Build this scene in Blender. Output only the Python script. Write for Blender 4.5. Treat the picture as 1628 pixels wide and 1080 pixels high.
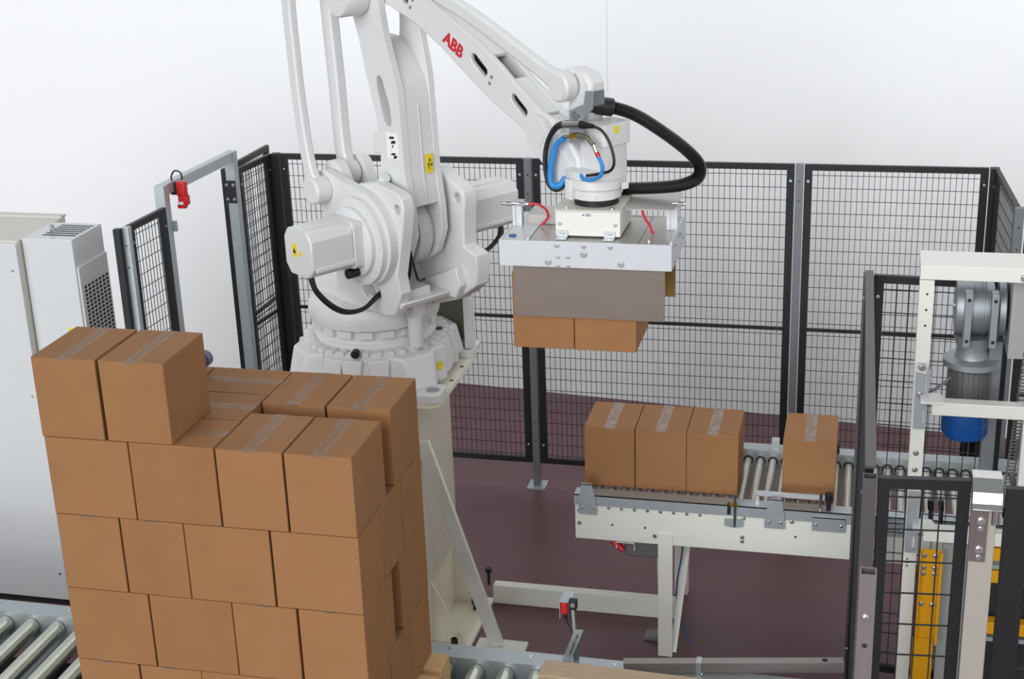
import bpy, bmesh, math, random
from mathutils import Vector, Matrix
random.seed(7)
PI = math.pi
for o in list(bpy.data.objects):
    bpy.data.objects.remove(o, do_unlink=True)
SC = bpy.context.scene
COL = SC.collection

# ------------------------------------------------------------------ camera
cam_d = bpy.data.cameras.new('camera')
cam = bpy.data.objects.new('camera', cam_d)
COL.objects.link(cam)
YAW, PITCH, ROLL, FPX = -0.24717774, 0.34695753, -0.03608895, 2341.82
fw = Vector((math.sin(YAW)*math.cos(PITCH), math.cos(YAW)*math.cos(PITCH), -math.sin(PITCH)))
rt = fw.cross(Vector((0, 0, 1))).normalized()
up = rt.cross(fw)
r2 = rt*math.cos(ROLL) + up*math.sin(ROLL)
u2 = -rt*math.sin(ROLL) + up*math.cos(ROLL)
cam.matrix_world = Matrix(((r2.x, u2.x, -fw.x, 0), (r2.y, u2.y, -fw.y, 0), (r2.z, u2.z, -fw.z, 4.25), (0, 0, 0, 1)))
cam_d.sensor_width = 36.0
cam_d.lens = FPX/1628*36.0
cam_d.clip_start = 0.05
SC.camera = cam

# ------------------------------------------------------------------ light
SC.view_settings.view_transform = 'Standard'
SC.view_settings.look = 'None'
SC.view_settings.exposure = 0.0
SC.view_settings.gamma = 1.0
SC.view_settings.use_curve_mapping = False
W = bpy.data.worlds.new('hall_light')
SC.world = W
W.use_nodes = True
bg = W.node_tree.nodes['Background']
bg.inputs[0].default_value = (0.93, 0.97, 1.0, 1)
bg.inputs[1].default_value = 0.35

# overcast daylight entering through the open glazed front of the hall, behind and to the left of the camera
sd = bpy.data.lights.new('hall_front_daylight', 'SUN')
sd.energy = 2.4; sd.angle = math.radians(50); sd.color = (0.955, 0.98, 1.0)
so = bpy.data.objects.new('hall_front_daylight', sd); COL.objects.link(so)
so.rotation_euler = Vector((0.20, 0.93, -0.27)).to_track_quat('-Z', 'Y').to_euler()
so.location = (-6, -8, 6)

# weaker soft sun added from the front right as fill
s2 = bpy.data.lights.new('right_fill_sun', 'SUN')
s2.energy = 0.68; s2.angle = math.radians(60); s2.color = (1.0, 0.985, 0.96)
so2 = bpy.data.objects.new('right_fill_sun', s2); COL.objects.link(so2)
so2.rotation_euler = Vector((-0.80, 0.58, -0.12)).to_track_quat('-Z', 'Y').to_euler()
so2.location = (8, -6, 4)
# area fill added out of view to brighten the upper back wall
sk = bpy.data.lights.new('upper_wall_fill', 'AREA'); sk.shape = 'RECTANGLE'; sk.size = 12.0; sk.size_y = 1.2; sk.energy = 75; sk.color = (1.0, 0.995, 0.98)
sko = bpy.data.objects.new('upper_wall_fill', sk); COL.objects.link(sko); sko.location = (2.0, 7.4, 8.6)
sko.rotation_euler = (math.radians(28), 0, 0)

# ------------------------------------------------------------------ materials
def srgb(r, g, b):
    f = lambda c: (c/255/12.92) if c/255 <= 0.04045 else ((c/255+0.055)/1.055)**2.4
    return (f(r), f(g), f(b), 1.0)

MATS = {}
def mat(name, rgb, rough=0.5, metal=0.0, var=0.06, scale=8.0, bump=0.0, bscale=200.0, stretch=None, spec=0.5, coat=0.0):
    if name in MATS: return MATS[name]
    m = bpy.data.materials.new(name); m.use_nodes = True
    nt = m.node_tree; b = nt.nodes['Principled BSDF']
    tc = nt.nodes.new('ShaderNodeTexCoord'); mp = nt.nodes.new('ShaderNodeMapping')
    nt.links.new(tc.outputs['Object'], mp.inputs[0])
    if stretch: mp.inputs['Scale'].default_value = stretch
    n = nt.nodes.new('ShaderNodeTexNoise'); n.inputs['Scale'].default_value = scale; n.inputs['Detail'].default_value = 5
    nt.links.new(mp.outputs[0], n.inputs['Vector'])
    mx = nt.nodes.new('ShaderNodeMix'); mx.data_type = 'RGBA'
    c = srgb(*rgb)
    mx.inputs[6].default_value = tuple(max(0, x*(1-var)) for x in c[:3])+(1,)
    mx.inputs[7].default_value = tuple(min(1, x*(1+var)) for x in c[:3])+(1,)
    nt.links.new(n.outputs['Fac'], mx.inputs[0]); nt.links.new(mx.outputs[2], b.inputs['Base Color'])
    b.inputs['Roughness'].default_value = rough; b.inputs['Metallic'].default_value = metal
    b.inputs['Specular IOR Level'].default_value = spec; b.inputs['Coat Weight'].default_value = coat
    if bump:
        n2 = nt.nodes.new('ShaderNodeTexNoise'); n2.inputs['Scale'].default_value = bscale; n2.inputs['Detail'].default_value = 3
        nt.links.new(mp.outputs[0], n2.inputs['Vector'])
        bp = nt.nodes.new('ShaderNodeBump'); bp.inputs['Strength'].default_value = bump; bp.inputs['Distance'].default_value = 0.002
        nt.links.new(n2.outputs['Fac'], bp.inputs['Height']); nt.links.new(bp.outputs[0], b.inputs['Normal'])
    MATS[name] = m
    return m

WALL = mat('white_wall', (240, 241, 242), 0.9, var=0.02, scale=0.5, spec=0.2)
ROBOT = mat('robot_white_paint', (220, 220, 220), 0.3, var=0.02, bump=0.08, bscale=300)
CREAM = mat('cream_paint', (232, 232, 224), 0.28, var=0.02, bump=0.05, bscale=300)
PEDC = mat('pedestal_cream_paint', (236, 231, 212), 0.2, var=0.03, coat=0.6)
BLACK = mat('black_paint', (22, 22, 25), 0.5, var=0.1)
WIRE = mat('black_wire', (26, 28, 34), 0.6, var=0.05)
RUBBER = mat('black_rubber', (24, 23, 25), 0.38, var=0.1)
CABLE = mat('black_cable', (30, 29, 32), 0.45)
GALV = mat('galvanised_steel', (180, 188, 192), 0.38, 0.55, var=0.12, scale=30)
POSTG = mat('grey_post_steel', (128, 132, 136), 0.5, 0.55, var=0.12, scale=25, stretch=(1, 1, 0.15))
DPOST = mat('dark_post_steel', (98, 94, 94), 0.5, 0.5, var=0.15, scale=25, stretch=(1, 1, 0.15))
ALU = mat('aluminium', (205, 208, 212), 0.38, 0.4, var=0.05, scale=14)
STEEL = mat('brushed_steel', (176, 172, 168), 0.36, 0.45, var=0.08, scale=18, stretch=(1, 20, 1))
PLATE = mat('stainless_clamp', (128, 116, 108), 0.42, 0.55, var=0.08, scale=5, stretch=(1, 1, 3))
CHROME = mat('zinc_bolt', (205, 205, 205), 0.22, 1.0, var=0.05)
ROLL = mat('roller_steel', (205, 202, 194), 0.25, 0.6, var=0.15, scale=20, stretch=(1, 6, 1))
PROLL = mat('pallet_roller_steel', (196, 198, 186), 0.2, 0.88, var=0.15, scale=12)
CASTAL = mat('cast_aluminium', (158, 164, 168), 0.42, 0.6, var=0.1, scale=30, bump=0.3, bscale=400)
BLUE = mat('blue_plastic', (10, 78, 150), 0.35, var=0.04)
LBLUE = mat('blue_hose', (50, 140, 215), 0.4)
RED = mat('red_plastic', (200, 22, 30), 0.38)
REDHOSE = mat('red_hose', (205, 30, 55), 0.4)
YELLOW = mat('yellow_paint', (222, 160, 8), 0.4, var=0.04)
STICK = mat('yellow_sticker', (238, 214, 20), 0.5, var=0.02)
WSTICK = mat('white_sticker', (240, 240, 240), 0.5, var=0.01)
INK = mat('black_ink', (25, 25, 28), 0.7)
REDINK = mat('red_lettering', (205, 30, 50), 0.5)
BRASS = mat('brass', (196, 150, 60), 0.3, 0.9)
OCHRE = mat('ochre_sheet', (150, 122, 60), 0.45, 0.3, var=0.15)
CAB = mat('cabinet_grey_paint', (212, 214, 216), 0.35, var=0.015, bump=0.05, bscale=300)
CABT = mat('cabinet_side_paint', (205, 203, 196), 0.5, var=0.015)
DARK = mat('dark_recess', (40, 42, 46), 0.8)
MOTG = mat('motor_grey', (120, 118, 120), 0.45, 0.3, var=0.08)

def wood_mat(name, rgb):
    m = mat(name, rgb, 0.75, var=0.28, scale=9, stretch=(1.2, 14, 14), bump=0.4, bscale=30)
    return m
WOOD = wood_mat('pallet_wood', (205, 170, 122))
WOOD2 = wood_mat('weathered_pallet_wood', (190, 168, 140))

def floor_mat():
    m = mat('maroon_floor_paint', (104, 69, 74), 0.33, var=0.14, scale=1.3, bump=0.12, bscale=40, spec=0.45)
    nt = m.node_tree; b = nt.nodes['Principled BSDF']
    n = nt.nodes.new('ShaderNodeTexNoise'); n.inputs['Scale'].default_value = 3.0; n.inputs['Detail'].default_value = 8
    tc = nt.nodes.new('ShaderNodeTexCoord'); nt.links.new(tc.outputs['Object'], n.inputs['Vector'])
    r = nt.nodes.new('ShaderNodeMapRange'); r.inputs[3].default_value = 0.26; r.inputs[4].default_value = 0.5
    nt.links.new(n.outputs['Fac'], r.inputs[0]); nt.links.new(r.outputs[0], b.inputs['Roughness'])
    return m
FLOOR = floor_mat()

def card_mat(name, rgb):
    m = bpy.data.materials.new(name); m.use_nodes = True
    nt = m.node_tree; b = nt.nodes['Principled BSDF']
    tc = nt.nodes.new('ShaderNodeTexCoord'); oi = nt.nodes.new('ShaderNodeObjectInfo')
    n = nt.nodes.new('ShaderNodeTexNoise'); n.inputs['Scale'].default_value = 6; n.inputs['Detail'].default_value = 6
    ad = nt.nodes.new('ShaderNodeVectorMath'); ad.operation = 'ADD'
    nt.links.new(tc.outputs['Object'], ad.inputs[0]); nt.links.new(oi.outputs['Location'], ad.inputs[1])
    nt.links.new(ad.outputs[0], n.inputs['Vector'])
    w = nt.nodes.new('ShaderNodeTexWave'); w.inputs['Scale'].default_value = 45; w.inputs['Distortion'].default_value = 0.4
    w.bands_direction = 'Z'
    nt.links.new(tc.outputs['Object'], w.inputs['Vector'])
    mx = nt.nodes.new('ShaderNodeMix'); mx.data_type = 'RGBA'
    c = srgb(*rgb)
    mx.inputs[6].default_value = tuple(x*0.88 for x in c[:3])+(1,)
    mx.inputs[7].default_value = tuple(x*1.10 for x in c[:3])+(1,)
    nt.links.new(n.outputs['Fac'], mx.inputs[0])
    hs = nt.nodes.new('ShaderNodeHueSaturation')
    rv = nt.nodes.new('ShaderNodeMapRange'); rv.inputs[3].default_value = 0.94; rv.inputs[4].default_value = 1.05
    nt.links.new(oi.outputs['Random'], rv.inputs[0]); nt.links.new(rv.outputs[0], hs.inputs['Value'])
    nt.links.new(mx.outputs[2], hs.inputs['Color']); nt.links.new(hs.outputs[0], b.inputs['Base Color'])
    bp = nt.nodes.new('ShaderNodeBump'); bp.inputs['Strength'].default_value = 0.06; bp.inputs['Distance'].default_value = 0.002
    nt.links.new(w.outputs['Fac'], bp.inputs['Height']); nt.links.new(bp.outputs[0], b.inputs['Normal'])
    b.inputs['Roughness'].default_value = 0.72; b.inputs['Specular IOR Level'].default_value = 0.25
    MATS[name] = m
    return m
CARD = card_mat('corrugated_cardboard', (156, 112, 74))

def tape_mat(nm, a0, a1, col):
    m = bpy.data.materials.new(nm); m.use_nodes = True
    nt = m.node_tree; b = nt.nodes['Principled BSDF']
    tc = nt.nodes.new('ShaderNodeTexCoord')
    n = nt.nodes.new('ShaderNodeTexNoise'); n.inputs['Scale'].default_value = 40; n.inputs['Detail'].default_value = 4
    nt.links.new(tc.outputs['Object'], n.inputs['Vector'])
    r = nt.nodes.new('ShaderNodeMapRange'); r.inputs[1].default_value = 0.35; r.inputs[2].default_value = 0.7
    r.inputs[3].default_value = a0; r.inputs[4].default_value = a1
    nt.links.new(n.outputs['Fac'], r.inputs[0])
    nt.links.new(r.outputs[0], b.inputs['Alpha'])
    b.inputs['Base Color'].default_value = srgb(*col)
    b.inputs['Roughness'].default_value = 0.2; b.inputs['Specular IOR Level'].default_value = 0.7
    bp = nt.nodes.new('ShaderNodeBump'); bp.inputs['Strength'].default_value = 0.5; bp.inputs['Distance'].default_value = 0.003
    nt.links.new(n.outputs['Fac'], bp.inputs['Height']); nt.links.new(bp.outputs[0], b.inputs['Normal'])
    return m
TAPE = tape_mat('clear_packing_tape', 0.10, 0.42, (165, 145, 130))
TAPE2 = tape_mat('frosted_packing_tape', 0.35, 0.75, (178, 160, 148))

# ------------------------------------------------------------------ mesh helpers
class G:
    """collects shapes into one mesh"""
    def __init__(s): s.bm = bmesh.new()
    def box(s, x0, x1, y0, y1, z0, z1, M=None):
        vs = [s.bm.verts.new(p) for p in ((x0,y0,z0),(x1,y0,z0),(x1,y1,z0),(x0,y1,z0),(x0,y0,z1),(x1,y0,z1),(x1,y1,z1),(x0,y1,z1))]
        for f in ((0,3,2,1),(4,5,6,7),(0,1,5,4),(1,2,6,5),(2,3,7,6),(3,0,4,7)): s.bm.faces.new([vs[i] for i in f])
        if M is not None:
            for v in vs: v.co = M @ v.co
        return s
    def beam(s, a, b, w, h, upv=(0, 0, 1)):
        """square bar from a to b, w sideways and h along the up direction"""
        a = Vector(a); b = Vector(b); d = b-a; L = d.length; d.normalize()
        u = Vector(upv)
        if abs(d.dot(u)) > 0.99: u = Vector((0, 1, 0))
        sd = d.cross(u).normalized(); u = sd.cross(d)
        M = Matrix(((d.x, sd.x, u.x, a.x), (d.y, sd.y, u.y, a.y), (d.z, sd.z, u.z, a.z), (0, 0, 0, 1)))
        return s.box(0, L, -w/2, w/2, -h/2, h/2, M)
    def cyl(s, a, b, r, n=24, r2=None, caps=True):
        a = Vector(a); b = Vector(b); d = (b-a).normalized()
        u = Vector((0, 0, 1)) if abs(d.z) < 0.9 else Vector((1, 0, 0))
        x = d.cross(u).normalized(); y = d.cross(x)
        rb = r if r2 is None else r2
        A = []; B = []
        for i in range(n):
            t = 2*PI*(i+0.5)/n; o = x*math.cos(t)+y*math.sin(t)
            A.append(s.bm.verts.new(a+o*r)); B.append(s.bm.verts.new(b+o*rb))
        for i in range(n): s.bm.faces.new((A[i], A[(i+1) % n], B[(i+1) % n], B[i]))
        if caps: s.bm.faces.new(A[::-1]); s.bm.faces.new(B)
        return s
    def lathe(s, prof, c=(0, 0, 0), n=48, axis='z'):
        rings = []
        for r, z in prof:
            ring = []
            for i in range(n):
                t = 2*PI*i/n
                p = (r*math.cos(t), r*math.sin(t), z) if axis == 'z' else (r*math.cos(t), z, r*math.sin(t))
                ring.append(s.bm.verts.new((p[0]+c[0], p[1]+c[1], p[2]+c[2])))
            rings.append(ring)
        for a, b in zip(rings, rings[1:]):
            for i in range(n): s.bm.faces.new((a[i], a[(i+1) % n], b[(i+1) % n], b[i]))
        s.bm.faces.new(rings[0][::-1]); s.bm.faces.new(rings[-1])
        return s
    def tube(s, pts, r, n=10, sub=6):
        P = smooth(pts, sub) if sub > 1 else [Vector(p) for p in pts]
        rings = []; prev = None
        for i, p in enumerate(P):
            d = (P[min(i+1, len(P)-1)]-P[max(i-1, 0)]).normalized()
            if prev is None:
                u = Vector((0, 0, 1)) if abs(d.z) < 0.9 else Vector((1, 0, 0))
                x = d.cross(u).normalized()
            else: x = (prev-d*prev.dot(d)).normalized()
            prev = x; y = d.cross(x)
            rr = r(i/(len(P)-1)) if callable(r) else r
            rings.append([s.bm.verts.new(p+(x*math.cos(2*PI*k/n)+y*math.sin(2*PI*k/n))*rr) for k in range(n)])
        for a, b in zip(rings, rings[1:]):
            for k in range(n): s.bm.faces.new((a[k], a[(k+1) % n], b[(k+1) % n], b[k]))
        s.bm.faces.new(rings[0][::-1]); s.bm.faces.new(rings[-1])
        return s
    def ext(s, outer, y0, y1, holes=(), plane='xz'):
        """polygon with holes pushed from y0 to y1 along the axis the plane leaves out"""
        def P(a, b, c):
            return {'xz': (a, c, b), 'xy': (a, b, c), 'yz': (c, a, b)}[plane]
        loops = [outer]+list(holes)
        caps = []
        allv = []
        for c in (y0, y1):
            es = []; vl = []
            for lp in loops:
                vs = [s.bm.verts.new(P(a, b, c)) for a, b in lp]
                vl.append(vs)
                es += [s.bm.edges.new((vs[i], vs[(i+1) % len(vs)])) for i in range(len(vs))]
            bmesh.ops.triangle_fill(s.bm, edges=es, use_beauty=True)
            allv.append(vl)
        for A, B in zip(allv[0], allv[1]):
            n = len(A)
            for i in range(n): s.bm.faces.new((A[i], A[(i+1) % n], B[(i+1) % n], B[i]))
        return s
    def bolt(s, p, axis, r=0.006, h=0.005):
        p = Vector(p); a = Vector(axis)
        s.cyl(p-a*0.001, p+a*h*0.35, r*1.45, 10)
        return s.cyl(p, p+a*h, r, 6)

def smooth(pts, sub):
    P = [Vector(p) for p in pts]; out = []
    for i in range(len(P)-1):
        p0 = P[max(i-1, 0)]; p1 = P[i]; p2 = P[i+1]; p3 = P[min(i+2, len(P)-1)]
        for k in range(sub):
            t = k/sub
            out.append(0.5*((2*p1)+(-p0+p2)*t+(2*p0-5*p1+4*p2-p3)*t*t+(-p0+3*p1-3*p2+p3)*t**3))
    out.append(P[-1]); return out

def arc(cx, cz, r, a0, a1, n=8):
    return [(cx+r*math.cos(math.radians(a0+(a1-a0)*i/n)), cz+r*math.sin(math.radians(a0+(a1-a0)*i/n))) for i in range(n+1)]
def slot(ax, az, bx, bz, r, n=6):
    """stadium outline between two points"""
    a = math.degrees(math.atan2(bz-az, bx-ax))
    return arc(bx, bz, r, a-90, a+90, n)+arc(ax, az, r, a+90, a+270, n)
def hull(c0, r0, c1, r1, n=10):
    """outline around two circles"""
    d = math.hypot(c1[0]-c0[0], c1[1]-c0[1]); a = math.degrees(math.atan2(c1[1]-c0[1], c1[0]-c0[0]))
    b = math.degrees(math.acos((r0-r1)/d))
    return arc(c1[0], c1[1], r1, a-b, a+b, n)+arc(c0[0], c0[1], r0, a+b, a+360-b, n*2)
def rrect(x0, x1, y0, y1, r, n=4):
    return arc(x1-r, y0+r, r, -90, 0, n)+arc(x1-r, y1-r, r, 0, 90, n)+arc(x0+r, y1-r, r, 90, 180, n)+arc(x0+r, y0+r, r, 180, 270, n)

def put(name, g, m, parent=None, bevel=0.0, seg=2, ang=35, rotz=None, loc=None):
    bm = g.bm
    bmesh.ops.remove_doubles(bm, verts=bm.verts, dist=0.00001)
    bmesh.ops.recalc_face_normals(bm, faces=bm.faces)
    lim = math.radians(ang)
    for f in bm.faces: f.smooth = True
    for e in bm.edges:
        e.smooth = len(e.link_faces) == 2 and e.calc_face_angle(PI) < lim
    me = bpy.data.meshes.new(name); bm.to_mesh(me); bm.free()
    me.materials.append(m)
    o = bpy.data.objects.new(name, me); COL.objects.link(o)
    if parent is not None: o.parent = parent
    if rotz is not None: o.rotation_euler = (0, 0, rotz)
    if loc is not None: o.location = loc
    if bevel:
        b = o.modifiers.new('edge', 'BEVEL'); b.width = bevel; b.segments = seg; b.limit_method = 'ANGLE'; b.angle_limit = math.radians(40)
    return o
def tag(o, label, cat, group=None):
    o['label'] = label; o['category'] = cat
    if group: o['group'] = group
    return o
def thing(name, label, cat, loc=(0, 0, 0), group=None, rotz=0):
    o = bpy.data.objects.new(name, None); COL.objects.link(o); o.location = loc; o.rotation_euler = (0, 0, rotz)
    o.empty_display_size = 0.1
    return tag(o, label, cat, group)
def lab(o, s): o['label'] = s; return o
def struct(name, g, m, parent=None, **k):
    o = put(name, g, m, parent, **k); o['kind'] = 'structure'; return o
def stuff(o): o['kind'] = 'stuff'; return o
def text(name, body, size, m, M, parent=None, depth=0.0006, bold=0.0, xs=1.0):
    cu = bpy.data.curves.new(name, 'FONT'); cu.body = body; cu.size = size; cu.extrude = depth; cu.offset = bold
    cu.align_x = 'CENTER'; cu.align_y = 'CENTER'; cu.resolution_u = 3
    t = bpy.data.objects.new(name, cu); COL.objects.link(t)
    dg = bpy.context.evaluated_depsgraph_get()
    me = bpy.data.meshes.new_from_object(t.evaluated_get(dg))
    bpy.data.objects.remove(t, do_unlink=True)
    for v in me.vertices: v.co = M @ Vector((v.co.x*xs, v.co.y, v.co.z))
    me.materials.clear(); me.materials.append(m)
    o = bpy.data.objects.new(name, me); COL.objects.link(o)
    if parent is not None: o.parent = parent
    return o
def frameM(o, x, y):
    """matrix whose x and y axes are given"""
    x = Vector(x).normalized(); y = Vector(y); z = x.cross(y).normalized(); y = z.cross(x)
    return Matrix(((x.x, y.x, z.x, o[0]), (x.y, y.y, z.y, o[1]), (x.z, y.z, z.z, o[2]), (0, 0, 0, 1)))

# ------------------------------------------------------------------ setting
g = G(); g.box(-14, 9, -2, 14, -0.1, 0)
struct('floor', g, FLOOR)
wa = math.atan2(-0.44, 4.02)
def wallpt(x): return 10.36-0.1094*(x+3.056)
g = G()
M = Matrix.Translation((0, wallpt(0), 0)) @ Matrix.Rotation(wa, 4, 'Z')
kx = -3.4; ky = wallpt(kx)
wb = struct('wall_back', G().ext([(-14, ky+0.03), (kx, ky), (9, wallpt(9)), (9, wallpt(9)+0.2), (kx, ky+0.2), (-14, ky+0.23)], 0, 9, plane='xy'), WALL)
JOINT = mat('wall_joint_grey', (222, 223, 226), 0.9, var=0.02)
for k, x in enumerate((-1.83, 5.9)):
    g = G(); g.box(x-0.004, x+0.004, -0.003, 0.001, 0.0, 9, M)
    j = put('panel_joint', g, JOINT, wb)

# ------------------------------------------------------------------ safety fence
FH = 2.217
def panel(parent, A, B, z0=0.17, z1=FH, fr=0.045, th=0.025, mid=1.185, wires=True, mat_frame=None, vs=0.0335, hs=0.077, wr=0.0016):
    """mesh panel of black angle frame between two plan points"""
    mf = mat_frame or BLACK
    A = Vector((A[0], A[1], 0)); B = Vector((B[0], B[1], 0)); d = B-A; L = d.length; a = math.atan2(d.y, d.x)
    M = Matrix.Translation(A) @ Matrix.Rotation(a, 4, 'Z')
    p = put('panel_frame', G().box(0, fr, -th/2, th/2, z0, z1, M).box(L-fr, L, -th/2, th/2, z0, z1, M)
            .box(fr, L-fr, -th/2, th/2, z1-0.036, z1, M).box(fr, L-fr, -th/2, th/2, z0, z0+0.036, M)
            .box(fr, L-fr, -0.008, 0.008, (mid or z1-0.02)-0.01, (mid or z1-0.02)+0.01, M), mf, parent)
    if wires:
        g = G()
        nv = int((L-2*fr)/vs)
        for i in range(1, nv+1):
            x = fr+(L-2*fr)*i/(nv+1)
            g.box(x-wr, x+wr, -wr, wr, z0+0.02, z1-0.02, M)
        nh = int((z1-z0-0.07)/hs)
        for i in range(nh+1):
            z = z1-0.066-i*hs
            if z > z0+0.03: g.box(fr, L-fr, -wr*3, -wr, z-wr, z+wr, M)
        stuff(put('wire_mesh', g, WIRE, p))
    return p
def wp(o, t):
    o.parent = t; o.matrix_parent_inverse = Matrix.Translation(-t.location); return o
def post(t, x, y, m=POSTG, h=FH, w=0.045, foot=True, hollow=False, bolts=True, rot=0.0, label=None):
    g = G(); k = w/2
    M = Matrix.Translation((x, y, 0)) @ Matrix.Rotation(rot, 4, 'Z')
    if hollow:
        e = 0.004
        g.box(-k, k, -k, -k+e, 0, h, M).box(-k, k, k-e, k, 0, h, M).box(-k, -k+e, -k+e, k-e, 0, h, M).box(k-e, k, -k+e, k-e, 0, h, M)
    else: g.box(-k, k, -k, k, 0.004, h, M)
    p = wp(put('post', g, m), t)
    if label: p['label'] = label
    if foot:
        put('base_plate', G().box(-0.06, 0.06, -0.07, 0.07, 0, 0.008, M), GALV, p)
        put('anchor_bolt', G().bolt((x+0.045, y-0.055, 0.008), (0, 0, 1), 0.007), CHROME, p)
        put('anchor_bolt', G().bolt((x-0.045, y+0.055, 0.008), (0, 0, 1), 0.007), CHROME, p)
    if bolts:
        for z in (FH-0.1, FH-0.22, 0.33, 0.46):
            put('screw_hole', G().cyl((x, y-k-0.0015, z), (x, y-k+0.002, z), 0.005, 10), DARK, p)
    return p
def fence(t, A, B, bolts=True, **k):
    p = panel(None, A, B, **k)
    wp(p, t)
    if bolts:
        d = (Vector((B[0], B[1], 0))-Vector((A[0], A[1], 0))); L = d.length; d.normalize(); n = Vector((d.y, -d.x, 0))
        for s in (0.022, L-0.022):
            for z in (FH-0.1, 0.3):
                q = Vector((A[0], A[1], 0))+d*s+n*0.013; q.z = z
                put('bolt', G().bolt(q, n, 0.006, 0.008), CHROME, p)
    return p
FY = 8.646
t = thing('safety_fence', 'long black mesh safety fence across the back of the robot cell', 'fence', (-2.041, FY, 0))
post(t, -2.041, FY); post(t, -0.397, FY)
post(t, -3.70, FY, m=BLACK, w=0.05, bolts=False, label='black corner post'); post(t, 0.70, FY, m=BLACK, w=0.05, bolts=False, label='black corner post')
fence(t, (-3.665, FY), (-2.070, FY)); fence(t, (-2.012, FY), (-0.426, FY)); fence(t, (-0.368, FY), (0.668, FY))
fence(t, (0.712, FY-0.03), (0.758, 7.80)); post(t, 0.765, 7.765); fence(t, (0.80, 7.77), (1.95, 7.77))
# left side
LX = lambda y: -3.84+(y-6.83)*0.0617
t = thing('safety_fence', 'left side safety fence between the cabinet and the back corner, with a tall empty gateway', 'fence', (LX(6.83), 6.83, 0))
post(t, LX(6.87)+0.008, 6.872, rot=0.06, m=GALV, w=0.04)
fence(t, (LX(6.90), 6.90), (LX(7.28), 7.28)); fence(t, (-3.778, 8.205), (LX(8.62)-0.005, 8.62))
lab(post(t, LX(6.83)-0.02, 6.83, rot=0.06, m=BLACK, w=0.035, foot=False, bolts=False), 'black post')
ga, gb = (-3.83, 7.315), (-3.79, 8.17)
gf = wp(put('gateway_frame', G().beam((ga[0], ga[1]+0.03, 2.305), (gb[0], gb[1]-0.03, 2.305), 0.05, 0.06), GALV), t)
for q in (ga, gb):
    put('gate_post', G().box(q[0]-0.03, q[0]+0.03, q[1]-0.03, q[1]+0.03, 0, 2.335), GALV, gf)
lab(put('hinge_leaf', G().box(gb[0]-0.035, gb[0]+0.03, gb[1]-0.042, gb[1]-0.031, 2.02, 2.16), BLACK, gf), 'black hinge with four bolts')
for z in (2.045, 2.135):
    for dx in (-0.025, 0.018):
        put('bolt', G().bolt((gb[0]+dx, gb[1]-0.042, z), (0, -1, 0), 0.007), CHROME, gf)
put('strike_plate', G().box(ga[0]+0.0, ga[0]+0.05, ga[1]+0.03, ga[1]+0.05, 2.06, 2.12), GALV, gf)
t = thing('mesh_gate', 'opened black mesh gate door folded back outside the left fence', 'gate', (-3.86, 8.16, 0))
fence(t, (-3.862, 8.19), (-3.852, 8.88), z0=0.12)
# interlock switch hanging on the lintel
t = thing('interlock_switch', 'red safety interlock switch hanging on the gate frame with a cable loop', 'safety switch', (-3.775, 7.43, 2.205))
gx, gy = 0.012, 0.0
put('housing', G().box(-0.028+gx, 0.028+gx, -0.02, 0.02, 0.045, 0.125), RED, t, bevel=0.006)
put('actuator', G().box(-0.022+gx, 0.034+gx, -0.018, 0.022, -0.01, 0.045).box(-0.02, 0.03, -0.014, 0.018, -0.03, -0.008), RED, t, bevel=0.004)
put('nameplate', G().box(-0.014, 0.022, -0.0225, -0.0195, -0.004, 0.012), WSTICK, t)
put('mount_plate', G().box(-0.05, -0.016, -0.016, 0.016, 0.05, 0.12), BLACK, t)
put('cable_loop', G().tube([(-0.035, 0, 0.11), (-0.045, 0, 0.15), (-0.02, 0, 0.185), (0.015, 0, 0.175), (0.02, 0, 0.135)], 0.005, 8), CABLE, t)

# ------------------------------------------------------------------ control cabinet
t = thing('control_cabinet', 'tall light grey control cabinet at the left edge behind the pallet conveyor', 'cabinet', (-4.36, 6.65, 0))
CX, CY, CZ = -4.362, 6.65, 2.18
def wq(o): return wp(o, t)
wq(put('body', G().box(-5.6, CX, CY+0.02, CY+0.52, 0.022, CZ), CABT, bevel=0.006))
wq(put('door', G().box(-4.98, CX-0.002, CY, CY+0.02, 0.03, CZ-0.012), CAB, bevel=0.004))
wq(put('door', G().box(-5.6, -4.99, CY, CY+0.02, 0.03, CZ-0.012), CAB, bevel=0.004))
wq(lab(put('plinth', G().box(-5.6, CX, CY+0.004, CY+0.5, 0, 0.022), BLACK), 'black plinth'))
wq(put('roof_lip', G().box(-5.6, CX+0.004, CY+0.47, CY+0.525, CZ, CZ+0.012), CABT))
for z in (2.02, 1.3, 0.2):
    wq(put('lock_screw', G().bolt((CX-0.04, CY-0.001, z), (0, -1, 0), 0.006, 0.004), CHROME))
AX0, AX1, AY0, AY1, AZ0, AZ1 = CX+0.004, -4.063, 6.705, 7.03, 0.75, 2.185
CU = wq(lab(put('cooling_unit', G().box(AX0, AX1, AY0, AY1, AZ0, AZ1), CAB, bevel=0.004), 'slim cooling unit with vents'))
g = G()
for i in range(6):
    y = AY0+0.07+i*0.038; g.box(AX0+0.085, AX1-0.018, y, y+0.014, AZ1-0.001, AZ1+0.0015)
put('top_louvre', g, DARK, CU)
put('side_cover', G().box(AX1, AX1+0.012, AY0+0.012, AY1-0.004, 0.8, 2.03), CAB, CU, bevel=0.003)
g = G()
for i in range(7):
    for j in range(18):
        y = AY0+0.045+i*0.039; z = 1.915-j*0.0225
        g.box(AX1+0.0115, AX1+0.0135, y, y+0.024, z-0.0135, z)
put('air_grille', g, DARK, CU)
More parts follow.
